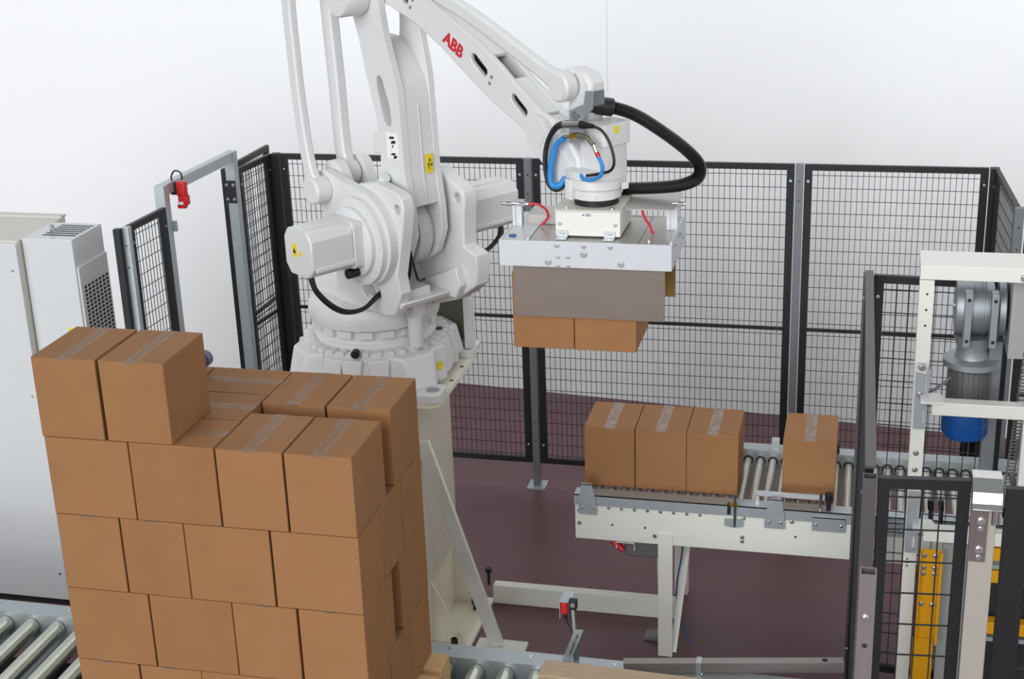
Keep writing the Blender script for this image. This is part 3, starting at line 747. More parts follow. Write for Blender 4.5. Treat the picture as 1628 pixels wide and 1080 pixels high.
rbp('mould_seam', G().tube([(0.4955, 0.0, 0.99), (0.477, 0.0, 1.16), (0.469, 0.0, 1.38), (0.462, 0, 1.47)], 0.003, 6), ROBOT, la)
rbp('bearing_hub', G().lathe([(0.175, -0.035), (0.175, 0.035), (0.15, 0.07)], (AX, 0, AZ), 40, 'y'), mat('bare_casting', (196, 198, 198), 0.35, 0.1), la, bevel=0)
rbp('sticker', G().box(0.35, 0.44, -0.1125, -0.1105, 1.215, 1.34), WSTICK, la)
g = G()
for (a, b, c, d) in ((0.372, 1.31, 0.41, 1.325), (0.385, 1.288, 0.42, 1.306), (0.39, 1.268, 0.402, 1.285), (0.375, 1.25, 0.38, 1.256), (0.38, 1.232, 0.415, 1.246), (0.398, 1.218, 0.425, 1.236)):
    g.ext([(a, b), (c, b+0.004), (c+0.004, d), (a+0.008, d-0.003)], -0.1138, -0.1124)
rbp('printed_mark', g, INK, la)
ys = rbp('sticker', G().box(0.4785, 0.482, 0.018, 0.058, 1.135, 1.225), STICK, la)
text('lettering', '+Z-', 0.036, INK, frameM((0.4835, 0.038, 1.18), (0, 0, -1), (0, 1, 0)), la)
rbp('cable_box', G().box(0.235, 0.30, -0.11, -0.02, 1.22, 1.32), ROBOT, la, bevel=0.01)
rbp('oil_cap', G().cyl((0.34, -0.145, 1.10), (0.37, -0.145, 1.13), 0.028, 8), ROBOT, fr, bevel=0.004)
# elbow
rb('elbow_pivot', G().lathe([(0.075, -0.112), (0.082, -0.13), (0.082, -0.24), (0.075, -0.25)], (EL[0], 0, EL[1]-0.13), 40, 'y'), bevel=0.0)
rb('elbow_pivot', G().lathe([(0.075, 0.112), (0.082, 0.13), (0.082, 0.20), (0.075, 0.21)], (EL[0], 0, EL[1]-0.035), 40, 'y'), bevel=0.0)
# link rods
def rod(name, pts, y, w, d, caps, y2=None):
    g = G(); P = smooth([(x, 0, z) for x, z in pts], 6)
    L = []; Rr = []
    n = len(P)
    for i, p in enumerate(P):
        dr = (P[min(i+1, n-1)]-P[max(i-1, 0)]).normalized(); nn = Vector((-dr.z, 0, dr.x))
        ww = w*(1.0+0.5*max(0, 1-min(i, n-1-i)/(n*0.12)))
        L.append((p.x+nn.x*ww, p.z+nn.z*ww)); Rr.append((p.x-nn.x*ww, p.z-nn.z*ww))
    g.ext(L+Rr[::-1], y-d, y+d)
    for (cx, cz, r, a, b) in caps: g.cyl((cx, a, cz), (cx, b, cz), r, 28)
    return rb(name, g, bevel=0.01)
rod('link_rod', [(0.02, 1.045), (-0.03, 1.18), (-0.065, 1.42), (-0.082, 1.68), (-0.09, 1.95), (-0.06, 2.13), (-0.04, 2.30)], -0.31, 0.034, 0.022, [(0.02, 1.04, 0.068, -0.35, -0.26), (-0.04, 2.30, 0.062, -0.345, -0.20)])
rod('link_rod', [(-0.01, 1.10), (-0.035, 1.25), (-0.045, 1.55), (-0.06, 1.80), (-0.065, 2.05), (-0.03, 2.28)], -0.10, 0.04, 0.028, [(-0.0, 1.09, 0.062, -0.14, -0.06), (-0.03, 2.28, 0.062, -0.14, -0.06)])
rb('rod_bracket', G().ext(hull((0.06, 0.80), 0.13, (0.01, 1.10), 0.07, 10), -0.055, 0.0), bevel=0.008)
rb('rod_bracket', G().ext(hull((0.10, 0.84), 0.13, (0.02, 1.10), 0.07, 10), -0.205, -0.15), bevel=0.008)
# upper arm
UA = [(1.44, 1.395), (1.36, 1.43), (1.238, 1.49), (1.077, 1.566), (0.912, 1.664), (0.744, 1.768), (0.569, 1.858), (0.45, 1.90), (0.33, 1.94), (0.20, 1.955), (0.02, 2.13), (-0.08, 2.24), (-0.08, 2.34), (0.0, 2.37), (0.25, 2.24), (0.50, 2.08), (0.714, 1.955), (0.875, 1.872), (1.0, 1.815), (1.14, 1.729), (1.211, 1.677), (1.40, 1.555), (1.50, 1.53), (1.52, 1.46)]
holes = [slot(0.968, 1.742, 1.034, 1.690, 0.021), slot(1.225, 1.596, 1.290, 1.545, 0.0185), slot(0.44, 2.0, 0.50, 1.96, 0.019)]
ua = rb('upper_arm', G().ext(UA, -0.066, -0.040, holes), bevel=0.005)
rbp('arm_plate', G().ext(UA, 0.040, 0.066), ROBOT, ua, bevel=0.008)
# top and bottom webs, the top one pierced
def web(pts, t, y0, y1):
    A = [Vector((x, 0, z)) for x, z in pts]; up_ = []; lo = []
    for i, p in enumerate(A):
        d = (A[min(i+1, len(A)-1)]-A[max(i-1, 0)]).normalized(); n = Vector((-d.z, 0, d.x))
        if n.z < 0: n = -n
        up_.append((p.x, p.z)); lo.append((p.x-n.x*t, p.z-n.z*t))
    return G().ext(up_+lo[::-1], y0, y1)
topw = [(0.25, 2.235), (0.50, 2.075), (0.714, 1.95), (0.875, 1.867), (1.0, 1.81), (1.075, 1.765)]
rbp('arm_web', web(topw, 0.02, -0.045, 0.045), ROBOT, ua, bevel=0.003)
rbp('arm_web', web([(1.205, 1.675), (1.40, 1.55)], 0.02, -0.045, 0.045), ROBOT, ua, bevel=0.003)
roundw = G()
for (a, b) in ((1.07, 1.12), (1.17, 1.21)): pass
rbp('arm_web', web([(0.20, 1.975), (0.45, 1.92), (0.569, 1.878), (0.744, 1.788), (0.912, 1.684), (1.05, 1.605)], 0.02, -0.045, 0.045), ROBOT, ua, bevel=0.003)
rbp('arm_web', web([(1.16, 1.555), (1.238, 1.51), (1.42, 1.43)], 0.02, -0.045, 0.045), ROBOT, ua, bevel=0.003)
ldir = Vector((0.116, 0, -0.042)).normalized()
ddir = Vector((1.238-0.744, 0, 1.493-1.768)).normalized()
lM = frameM((0.832, -0.0672, 1.786), ddir, (0.46, 0, 0.9))
g_ = text('lettering', 'ABB', 0.078, REDINK, lM, ua, depth=0.0008, bold=0.0028, xs=1.0)
g_['label'] = 'red lettering'
for x, z in ((1.085, 1.672), (1.07, 1.643), (0.555, 1.965), (0.535, 1.93)):
    rbp('bolt', G().bolt((x, -0.066, z), (0, -1, 0), 0.006, 0.004), CASTAL, ua)
lab(rbp('cable_or_shade_tube', G().tube([(0.35, 0.0, 2.06), (0.6, 0.0, 1.93), (0.9, 0.0, 1.76), (1.08, 0.0, 1.66), (1.3, 0.0, 1.54), (1.42, 0, 1.48)], 0.032, 12), CABLE, ua), 'black tube darkening the inside of the arm')  # black tube added so the arm interior looks shaded through the slots
# upper rod (wrist levelling) and its far pivot
UP = (1.535, 1.68)
def thickrod():
    g = G(); P = smooth([(0.30, 0, 2.14), (0.72, 0, 2.005), (1.0, 0, 1.91), (1.25, 0, 1.805), (1.42, 0, 1.732), (1.53, 0, 1.69)], 6)
    L = []; Rr = []; n = len(P)
    for i, p in enumerate(P):
        dr = (P[min(i+1, n-1)]-P[max(i-1, 0)]).normalized(); nn = Vector((-dr.z, 0, dr.x))
        ww = 0.032+0.028*max(0, (i/(n-1)-0.82)/0.18)
        L.append((p.x+nn.x*ww, p.z+nn.z*ww)); Rr.append((p.x-nn.x*ww, p.z-nn.z*ww))
    g.ext(L+Rr[::-1], -0.085, -0.035)
    g.cyl((UP[0], -0.10, UP[1]), (UP[0], -0.03, UP[1]), 0.062, 32)
    return g
ur = rb('levelling_rod', thickrod(), bevel=0.011)
rbp('pivot_cap', G().cyl((UP[0], -0.103, UP[1]), (UP[0], -0.10, UP[1]), 0.052, 28), ROBOT, ur)
# wrist
WP = (1.40, 1.475)
wr = rb('wrist', G().ext([(1.50, 1.33), (1.64, 1.31), (1.70, 1.33), (1.69, 1.42), (1.64, 1.50), (1.67, 1.60), (1.665, 1.70), (1.63, 1.745), (1.58, 1.75), (1.545, 1.73), (1.54, 1.66), (1.52, 1.56), (1.48, 1.50), (1.40, 1.54), (1.34, 1.51), (1.33, 1.45), (1.36, 1.40)], -0.035, 0.05), bevel=0.014)
rbp('wrist_cheek', G().ext(hull(WP, 0.072, (1.575, 1.30), 0.055, 10), -0.10, -0.066), ROBOT, wr, bevel=0.01)
rbp('wrist_cheek', G().ext(hull(WP, 0.072, (1.62, 1.33), 0.09, 10), 0.066, 0.10), ROBOT, wr, bevel=0.01)
rbp('wrist_bridge', G().ext([(1.42, 1.36), (1.52, 1.285), (1.66, 1.28), (1.64, 1.40), (1.56, 1.50), (1.48, 1.46)], -0.09, 0.09), ROBOT, wr, bevel=0.014)
rbp('pivot_cap', G().cyl((WP[0]-0.005, -0.104, WP[1]), (WP[0]-0.005, -0.10, WP[1]), 0.058, 28), ROBOT, wr)
rbp('pivot_boss', G().cyl((UP[0]+0.01, -0.035, UP[1]+0.005), (UP[0]+0.01, 0.06, UP[1]+0.005), 0.068, 28), ROBOT, wr, bevel=0.008)
FX, = (1.655,)
rbp('wrist_drum', G().lathe([(0.112, 1.325), (0.118, 1.315), (0.118, 1.275), (0.105, 1.268), (0.105, 1.23), (0.095, 1.225)], (FX, 0, 0), 44), ROBOT, wr, bevel=0)
rbp('wrist_drum', G().lathe([(0.10, 1.36), (0.128, 1.35), (0.13, 1.32), (0.118, 1.315)], (FX, 0.0, 0), 44), ROBOT, wr, bevel=0)
rbp('drum_stop', G().box(FX-0.06, FX-0.02, -0.128, -0.09, 1.225, 1.315), ROBOT, wr, bevel=0.008)
g = G()
wm = rbp('wrist_motor', G().ext(rrect(FX-0.035, FX+0.12, -0.07, 0.075, 0.025), 1.34, 1.545, plane='xy'), ROBOT, wr, bevel=0.01)
rbp('wrist_motor', G().ext(rrect(FX+0.0, FX+0.128, -0.078, 0.082, 0.02), 1.46, 1.55, plane='xy'), ROBOT, wr, bevel=0.008)
rbp('sticker', G().box(FX+0.1285, FX+0.1295, -0.02, 0.005, 1.51, 1.54), STICK, wr)
rbp('sticker', G().box(FX+0.1285, FX+0.1295, 0.02, 0.06, 1.27, 1.3), WSTICK, wr).location.x = -0.0
for k in range(8):
    a = 2*PI*k/8
    rbp('bolt', G().bolt((FX+0.105*math.cos(a), 0.105*math.sin(a), 1.245), (math.cos(a), math.sin(a), 0), 0.005, 0.004), ROBOT, wr)
lab(rbp('tool_disc', G().cyl((FX, 0, 1.185), (FX, 0, 1.228), 0.093, 48), BLACK, wr, bevel=0.003), 'black tool disc')
# dress pack
br = rb('hose_bracket', G().ext([(1.615, 1.465), (1.695, 1.48), (1.70, 1.575), (1.755, 1.62), (1.76, 1.695), (1.715, 1.69), (1.705, 1.635), (1.62, 1.60)], -0.114, -0.109), mat('pale_steel_bracket', (150, 156, 160), 0.45, 0.3), bevel=0.001)
rbp('bracket_arm', G().box(1.745, 1.75, -0.11, -0.04, 1.63, 1.69), POSTG, br, bevel=0.001)
rbp('bracket_bolt', G().bolt((1.655, -0.114, 1.585), (0, -1, 0), 0.012, 0.01), CHROME, br)
rbp('bracket_bolt', G().bolt((1.672, -0.114, 1.572), (0, -1, 0), 0.015, 0.012), CHROME, br)
rbp('connector', G().cyl((1.60, -0.125, 1.54), (1.70, -0.125, 1.555), 0.016, 14), CHROME, br)
lab(rbp('connector', G().cyl((1.70, -0.125, 1.553), (1.77, -0.125, 1.556), 0.017, 14, 0.009), RUBBER, br), 'black cable plug')
lab(rbp('fitting', G().cyl((1.64, -0.125, 1.498), (1.68, -0.125, 1.505), 0.014, 6), BRASS, br), 'brass pipe fitting')
rbp('fitting', G().cyl((1.60, -0.125, 1.49), (1.64, -0.125, 1.498), 0.010, 12), CHROME, br)
rbp('fitting', G().cyl((1.68, -0.125, 1.505), (1.73, -0.125, 1.507), 0.012, 10).cyl((1.73, -0.125, 1.507), (1.77, -0.125, 1.48), 0.011, 10).cyl((1.77, -0.125, 1.48), (1.79, -0.125, 1.445), 0.009, 8), mat('nickel', (176, 168, 150), 0.25, 0.95), br)
rb('black_cable', G().tube([(1.62, -0.12, 1.545), (1.555, -0.125, 1.525), (1.505, -0.13, 1.46), (1.49, -0.135, 1.38), (1.50, -0.135, 1.30), (1.52, -0.13, 1.265), (1.55, -0.12, 1.26), (1.575, -0.10, 1.29)], lambda u: 0.011+0.009*max(0, 0.25-u)*4*0.7, 10), CABLE, bevel=0)
lab(rb('blue_hose', G().tube([(1.60, -0.128, 1.485), (1.555, -0.13, 1.45), (1.53, -0.135, 1.38), (1.52, -0.135, 1.31), (1.53, -0.13, 1.275), (1.56, -0.12, 1.28), (1.575, -0.10, 1.31)], 0.0132, 12), LBLUE, bevel=0), 'thick blue air hose')
rb('black_cable', G().tube([(1.76, -0.125, 1.556), (1.81, -0.12, 1.545), (1.85, -0.115, 1.50), (1.87, -0.11, 1.43), (1.85, -0.11, 1.385), (1.78, -0.115, 1.36), (1.72, -0.12, 1.345)], 0.006, 8), CABLE, bevel=0)
lab(rb('blue_hose', G().tube([(1.79, -0.125, 1.445), (1.815, -0.122, 1.40), (1.805, -0.122, 1.36), (1.76, -0.124, 1.335), (1.71, -0.126, 1.33), (1.69, -0.12, 1.345)], 0.0085, 10), LBLUE, bevel=0), 'thin blue air hose')
lab(rb('hose_sleeve', G().cyl((1.787, -0.125, 1.452), (1.797, -0.124, 1.435), 0.0095, 10), RED, bevel=0), 'red hose sleeve')
# corrugated conduit, in world axes
def corr():
    P = [(-1.105, 5.92, 3.085), (-1.04, 5.95, 3.072), (-0.95, 5.98, 3.036), (-0.848, 6.0, 2.969), (-0.745, 6.0, 2.893), (-0.688, 6.0, 2.83), (-0.69, 6.0, 2.775), (-0.76, 6.02, 2.735), (-0.87, 6.04, 2.715), (-1.0, 6.05, 2.705), (-1.06, 6.03, 2.70)]
    o = Vector((-2.46, 6.86, 1.48))
    P = [Vector(p)-o for p in P]
    Q = smooth(P, 28)
    return G().tube(Q, lambda u: 0.0275 if int(u*(len(Q)-1)+0.5) % 2 else 0.0245, 14, 1)
cd = put('corrugated_conduit', corr(), RUBBER, R, ang=60)
o_ = Vector((-2.46, 6.86, 1.48))
put('conduit_socket', G().cyl(Vector((-1.135, 5.90, 3.095))-o_, Vector((-1.04, 5.95, 3.072))-o_, 0.038, 18), RUBBER, R, bevel=0.003)

# ------------------------------------------------------------------ gripper
t = thing('palletizing_gripper', 'silver clamp gripper with a cream box on top, hanging from the robot wrist', 'gripper', (-1.12, 5.92, 2.56))
wq(put('front_panel', G().box(-1.48, -0.76, 5.70, 5.708, 2.452, 2.563), ALU, bevel=0.001))
wq(put('rear_panel', G().box(-1.48, -0.76, 6.142, 6.15, 2.452, 2.563), ALU))
wq(put('side_panel', G().box(-0.768, -0.76, 5.708, 6.142, 2.452, 2.575), ALU))
wq(put('side_panel', G().box(-1.48, -1.472, 5.708, 6.142, 2.452, 2.563), ALU))
wq(put('deck', G().box(-1.472, -1.36, 5.708, 6.142, 2.556, 2.561), ALU))
wq(put('deck', G().box(-1.357, -0.9, 5.708, 6.142, 2.553, 2.559), STEEL))
wq(put('deck', G().box(-0.897, -0.768, 5.708, 6.142, 2.554, 2.560), STEEL))
wq(put('inner_block', G().box(-1.44, -0.80, 5.75, 6.1, 2.46, 2.55), ALU))
mb = wq(put('mounting_box', G().box(-1.255, -0.983, 5.78, 6.08, 2.566, 2.672), CREAM, bevel=0.003))
wq(put('cover_plate', G().box(-1.258, -0.98, 5.775, 6.09, 2.672, 2.680), mat('cream_top', (205, 206, 192), 0.4), bevel=0.001))
wq(put('sticker', G().box(-1.147, -1.092, 5.7785, 5.7798, 2.645, 2.668), WSTICK))
wq(text('lettering', '+W-', 0.024, INK, frameM((-1.12, 5.778, 2.6565), (1, 0, 0), (0, 0, 1)), None))
for x, z in ((-1.236, 2.618), (-1.003, 2.617)): wq(put('bolt', G().bolt((x, 5.78, z), (0, -1, 0), 0.006, 0.004), CHROME))
for x, y in ((-1.21, 5.80), (-1.02, 5.80), (-1.21, 6.06), (-1.02, 6.06)): wq(put('bolt', G().bolt((x, y, 2.68), (0, 0, 1), 0.008, 0.006), CHROME))
for x in (-1.225, -1.027):
    wq(put('angle_clip', G().box(x-0.022, x+0.022, 5.772, 5.778, 2.562, 2.59).box(x-0.022, x+0.022, 5.735, 5.778, 2.561, 2.566), ALU))
    wq(put('bolt', G().bolt((x, 5.772, 2.578), (0, -1, 0), 0.008, 0.006), CHROME))
for x, z, r in ((-1.234, 2.546, .008), (-1.122, 2.546, .008), (-1.012, 2.546, .008), (-1.122, 2.512, .011), (-1.272, 2.475, .0105), (-0.968, 2.475, .0105), (-1.23, 2.498, .006), (-1.188, 2.498, .006), (-1.23, 2.461, .006), (-1.188, 2.461, .006)):
    wq(put('bolt', G().bolt((x, 5.70, z), (0, -1, 0), r, 0.006), CHROME))
for y, z in ((5.8, 2.54), (5.95, 2.54), (5.8, 2.47), (6.05, 2.5)):
    wq(put('bolt', G().bolt((-0.76, y, z), (1, 0, 0), 0.007, 0.006), CHROME)); wq(put('bolt', G().bolt((-1.48, y, z), (-1, 0, 0), 0.006, 0.006), CHROME))
for x, y in ((-1.36, 5.725), (-0.86, 5.755), (-1.355, 6.11)): wq(put('bolt', G().bolt((x, y, 2.561), (0, 0, 1), 0.008, 0.006), CHROME))
wq(lab(put('cap', G().cyl((-1.437, 5.77, 2.561), (-1.437, 5.77, 2.567), 0.016, 16), BLUE), 'blue plastic plug'))
wq(put('top_tray', G().box(-0.982, -0.77, 5.84, 6.13, 2.668, 2.673), STEEL))
wq(put('side_tray', G().box(-1.42, -1.27, 5.97, 6.13, 2.561, 2.60), STEEL))
for x0, x1 in ((-1.474, -1.434), (-0.812, -0.768)):
    xm = (x0+x1)/2
    g = G()
    g.ext([(x0, 5.93), (xm-0.008, 5.93), (xm-0.006, 5.936), (xm+0.006, 5.936), (xm+0.008, 5.93), (x1, 5.93), (x1, 5.97), (x0, 5.97)], 2.561, 2.655, plane='xy')
    wq(put('profile_post', g, ALU))
    wq(put('post_cap', G().box(x0-0.004, x1+0.006, 5.925, 5.975, 2.655, 2.667), STEEL))
wq(put('air_fitting', G().cyl((-1.515, 5.92, 2.662), (-1.40, 5.92, 2.66), 0.007, 12).cyl((-1.50, 5.92, 2.662), (-1.475, 5.92, 2.661), 0.011, 8).cyl((-1.44, 5.92, 2.661), (-1.415, 5.92, 2.66), 0.01, 8).cyl((-1.52, 5.92, 2.662), (-1.512, 5.92, 2.662), 0.01, 8), CHROME))
wq(put('air_fitting', G().cyl((-0.79, 5.95, 2.672), (-0.735, 5.95, 2.672), 0.007, 12).cyl((-0.765, 5.95, 2.672), (-0.745, 5.95, 2.672), 0.011, 8), CHROME))
wq(lab(put('air_hose', G().tube([(-1.405, 5.92, 2.66), (-1.36, 5.92, 2.66), (-1.325, 5.925, 2.635), (-1.32, 5.93, 2.60), (-1.35, 5.93, 2.565)], 0.0055, 8), REDHOSE), 'red air hose'))
wq(lab(put('air_hose', G().tube([(-0.905, 5.86, 2.666), (-0.89, 5.85, 2.63), (-0.87, 5.85, 2.60), (-0.858, 5.85, 2.565)], 0.0055, 8), REDHOSE), 'red air hose'))
wq(lab(put('clamp_plate', G().box(-1.428, -0.79, 5.722, 5.727, 2.226, 2.452), PLATE), 'brown-grey steel clamp plate in front of the held cartons'))
wq(put('clamp_plate', G().box(-1.428, -0.86, 6.085, 6.09, 2.226, 2.452), PLATE))
wq(lab(put('side_stop', G().box(-0.843, -0.796, 6.098, 6.104, 2.212, 2.452), OCHRE), 'ochre coated stop plate'))

# ------------------------------------------------------------------ right-hand fence and gates
t = thing('safety_fence', 'right-hand safety fence, its side panel seen almost edge-on beside the roller conveyor', 'fence', (0.05, 4.375, 0))
post(t, 0.02, 6.525, m=DPOST, foot=False, bolts=False)
fence(t, (0.045, 6.52), (0.64, 6.49), mid=None, hs=0.11, vs=0.058, wr=0.002)
fence(t, (0.021, 6.50), (0.045, 4.44), vs=0.058, wr=0.002)
wq(lab(put('cap_rail', G().beam((0.024, 6.545, FH+0.006), (0.051, 4.43, FH+0.006), 0.036, 0.01), DPOST), 'dark grey rail along the top'))
post(t, 0.050, 4.375, m=DPOST, hollow=True, foot=False, bolts=False, w=0.044, label='square post with open top')
tp = post(t, 0.052, 3.75, m=mat('warm_post_steel', (138, 128, 130), 0.45, 0.4, var=0.12, scale=25, stretch=(1, 1, 0.15)), hollow=True, foot=False, bolts=False, w=0.046, label='square post with open top, nearest the viewer')
put('bolt', G().bolt((0.052, 3.727, FH-0.135), (0, -1, 0), 0.009, 0.012), CHROME, tp)
put('bolt_hole_rim', G().cyl((0.052, 3.726, FH-0.225), (0.052, 3.7285, FH-0.225), 0.0095, 14), CHROME, tp)
put('bolt_hole', G().cyl((0.052, 3.7255, FH-0.225), (0.052, 3.728, FH-0.225), 0.0075, 14), DARK, tp)
t = thing('mesh_gate', 'narrow black framed mesh gate in front of the yellow lifter parts', 'gate', (0.076, 4.375, 0))
fence(t, (0.076, 4.375), (0.358, 4.40), z0=0.1, fr=0.036, vs=0.053, hs=0.115, wr=0.0022, bolts=False, mid=0.9)
t = thing('mesh_gate', 'black framed mesh gate cut off by the right edge of the view', 'gate', (0.462, 4.36, 0))
fence(t, (0.462, 4.36), (1.1, 4.40), z0=0.1, fr=0.075, vs=0.053, hs=0.115, wr=0.0022, bolts=False, mid=0.9)
t = thing('latch_post', 'beige square post between the two mesh gates, with shiny latch cap and bolted plate', 'post', (0.405, 4.4, 0))
wq(put('post', G().box(-0.04+0.405, 0.035+0.405, 4.36, 4.42, 0, 2.20), mat('beige_post', (176, 168, 158), 0.45), bevel=0.003))
wq(put('hinge_plate', G().box(0.366, 0.414, 4.352, 4.359, 1.955, 2.15), mat('dull_steel_plate', (120, 106, 106), 0.45, 0.4)))
for z in (2.10, 2.0):
    wq(put('bolt', G().bolt((0.394, 4.352, z), (0, -1, 0), 0.010, 0.012), CHROME)); wq(put('bolt', G().bolt((0.394, 4.352, z-0.028), (0, -1, 0), 0.007, 0.006), CHROME))
g = G()
prof = [(4.46, 2.225), (4.40, 2.232), (4.385, 2.232), (4.345, 2.20), (4.335, 2.165), (4.315, 2.155), (4.315, 2.150), (4.345, 2.158), (4.358, 2.195), (4.395, 2.222), (4.46, 2.218)]
g.ext(prof, 0.362, 0.452, plane='yz')
wq(put('latch_cap', g, CHROME, bevel=0.001))
wq(put('latch_pin', G().cyl((0.43, 4.35, 2.15), (0.43, 4.35, 2.09), 0.006, 10).cyl((0.445, 4.35, 2.15), (0.445, 4.35, 2.09), 0.004, 10), CHROME))

# ------------------------------------------------------------------ carton lifter
t = thing('carton_lifter', 'cream framed lifter machine with grey gearmotor and yellow plates at the right edge', 'machine', (0.6, 6.3, 0))
YC = 6.10
wq(put('column', G().box(0.229, 0.289, YC, YC+0.06, 0, 2.33), CREAM, bevel=0.003))
wq(put('top_beam', G().box(0.229, 1.3, YC, YC+0.225, 2.333, 2.395), CREAM, bevel=0.003))
for z in (2.27, 2.20, 2.13): wq(put('bolt_hole', G().cyl((0.262, YC-0.0015, z), (0.262, YC+0.002, z), 0.005, 10), DARK))
for z in (1.54, 1.46): wq(put('bolt', G().bolt((0.258, YC, z), (0, -1, 0), 0.009, 0.006), CHROME))
wq(put('bolt', G().bolt((0.645, YC, 2.355), (0, -1, 0), 0.012, 0.008), CHROME))
wq(put('cross_bar', G().box(0.310, 1.3, YC-0.03, YC+0.03, 1.735, 1.795), CREAM, bevel=0.003))
wq(put('corner_plate', G().ext([(0.262, YC-0.06), (0.36, YC-0.05), (0.36, YC+0.0), (0.345, YC+0.05), (0.262, YC+0.05)], 1.797, 1.805, plane='xy'), CREAM))
wq(put('slotted_bracket', G().ext([(0.238, 1.66), (0.288, 1.66), (0.288, 1.80), (0.302, 1.90), (0.288, 1.965), (0.236, 1.965), (0.236, 1.92)], YC-0.014, YC-0.008, [rrect(0.272, 0.281, 1.68, 1.75, 0.004, 3), rrect(0.275, 0.283, 1.83, 1.91, 0.004, 3)]), GALV))
for z in (1.945, 1.82): wq(put('bolt', G().bolt((0.260, YC-0.014, z), (0, -1, 0), 0.011, 0.008), CHROME))
g = G()
g.box(0.69, 0.75, YC, YC+0.06, 0, 2.33)
wq(put('column', g, CREAM))
# lower level
wq(put('lower_bar', G().box(0.310, 1.3, YC-0.03, YC+0.03, 1.13, 1.19), CREAM, bevel=0.003))
wq(put('corner_plate', G().ext([(0.262, YC-0.06), (0.36, YC-0.05), (0.36, YC+0.0), (0.345, YC+0.05), (0.262, YC+0.05)], 1.192, 1.20, plane='xy'), CREAM))
wq(put('slotted_bracket', G().ext([(0.236, 1.06), (0.288, 1.06), (0.288, 1.20), (0.290, 1.36), (0.236, 1.36)], YC-0.014, YC-0.008, [rrect(0.278, 0.284, 1.23, 1.31, 0.003, 3), rrect(0.262, 0.276, 1.08, 1.14, 0.004, 3)]), GALV))
for z in (1.0, 0.983, 0.966): wq(put('bolt_hole', G().cyl((0.25, YC-0.0015, z+0.02), (0.25, YC+0.002, z+0.02), 0.0045, 10), DARK))
yp = wq(put('yellow_plate', G().box(0.300, 0.400, YC-0.02, YC-0.012, 0.62, 1.085).box(0.300, 0.308, YC-0.05, YC-0.02, 0.62, 1.085).box(0.388, 0.400, YC-0.05, YC-0.02, 0.62, 1.085), YELLOW))
for x in (0.322, 0.370):
    for z in (1.055, 0.995, 0.965, 0.81): wq(put('bolt', G().bolt((x, YC-0.02, z), (0, -1, 0), 0.0085, 0.008), CHROME))
wq(put('yellow_plate', G().box(0.295, 0.385, YC-0.03, YC-0.022, 0.0, 0.64), YELLOW))
for z in (1.06, 0.95, 0.69): wq(put('yellow_bar', G().box(0.60, 1.3, YC-0.03, YC+0.03, z, z+0.06), YELLOW, bevel=0.003))
for z in (1.02, 0.655): wq(put('steel_bar', G().box(0.60, 1.3, YC-0.03, YC+0.03, z, z+0.02), GALV))
wq(put('grey_sheet', G().box(0.402, 0.60, YC+0.02, YC+0.03, 0.2, 1.10), mat('pale_grey_sheet', (150, 156, 154), 0.5)))
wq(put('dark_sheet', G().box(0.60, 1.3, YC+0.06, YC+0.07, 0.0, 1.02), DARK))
for x in (0.305, 0.36, 0.41):
    wq(put('guide_post', G().cyl((x, 6.62, 1.07), (x+0.004, 6.62, 1.02), 0.014, 12).beam((x+0.004, 6.62, 1.02), (x+0.006, 6.60, 0.93), 0.018, 0.01), BLACK))
# gearmotor
MX, MY = 0.44, 6.36
gm = wq(put('gearbox', G().lathe([(0.115, 0.315), (0.12, 0.33), (0.12, 0.40), (0.11, 0.47), (0.10, 0.475)], n=40), CASTAL))
gm.data.transform(Matrix.Translation((0.49+0.0, MY, 2.135)) @ Matrix.Rotation(PI/2, 4, 'Y') @ Matrix.Translation((0, 0, -0.41)))
for i in range(5): wq(put('cooling_fin', G().cyl((0.466+i*0.012, MY, 2.135), (0.470+i*0.012, MY, 2.135), 0.124, 36), CASTAL))
for x in (0.425, 0.532):
    m_ = wq(put('side_lug', G().box(x, x+0.032, MY-0.155, MY-0.09, 2.0, 2.245), CASTAL, bevel=0.004))
    for z in (2.03, 2.215): wq(put('bolt_hole', G().cyl((x+0.016, MY-0.157, z), (x+0.016, MY-0.15, z), 0.008, 12), DARK))
wq(put('output_flange', G().cyl((0.57, MY, 2.135), (0.60, MY, 2.135), 0.122, 36), CASTAL, bevel=0.003)); wq(put('end_cover', G().cyl((0.40, MY, 2.135), (0.41, MY, 2.135), 0.1, 32), CASTAL, bevel=0.003))
wq(put('shaft_bolt', G().bolt((0.40, MY, 2.135), (-1, 0, 0), 0.012, 0.015), CHROME))
wq(put('mounting_plate', G().box(0.612, 0.675, MY-0.165, MY-0.16, 1.965, 2.31).box(0.612, 0.618, MY-0.16, MY+0.11, 1.965, 2.31), mat('grey_bracket_paint', (168, 168, 166), 0.5)))
wq(put('drive_shaft', G().cyl((0.62, MY, 2.135), (0.95, MY, 2.135), 0.022, 16), CHROME))
wq(put('neck', G().lathe([(0.085, 2.02), (0.08, 2.0), (0.065, 1.96), (0.075, 1.92), (0.11, 1.915)], (0.478, MY-0.03, 0), 32), CASTAL))
wq(put('flange_ring', G().lathe([(0.115, 1.915), (0.123, 1.91), (0.123, 1.885), (0.10, 1.872)], (0.478, MY-0.03, 0), 40), CASTAL))
mb_ = wq(put('motor_body', G().cyl((0.475, MY-0.03, 1.58), (0.475, MY-0.03, 1.885), 0.084, 32), MOTG))
for k in range(22):
    a = 2*PI*k/22; c = Vector((0.475, MY-0.03, 0))
    M = Matrix.Translation(c) @ Matrix.Rotation(a, 4, 'Z')
    wq(put('motor_fin', G().box(0.083, 0.097, -0.002, 0.002, 1.60, 1.865, M), MOTG))
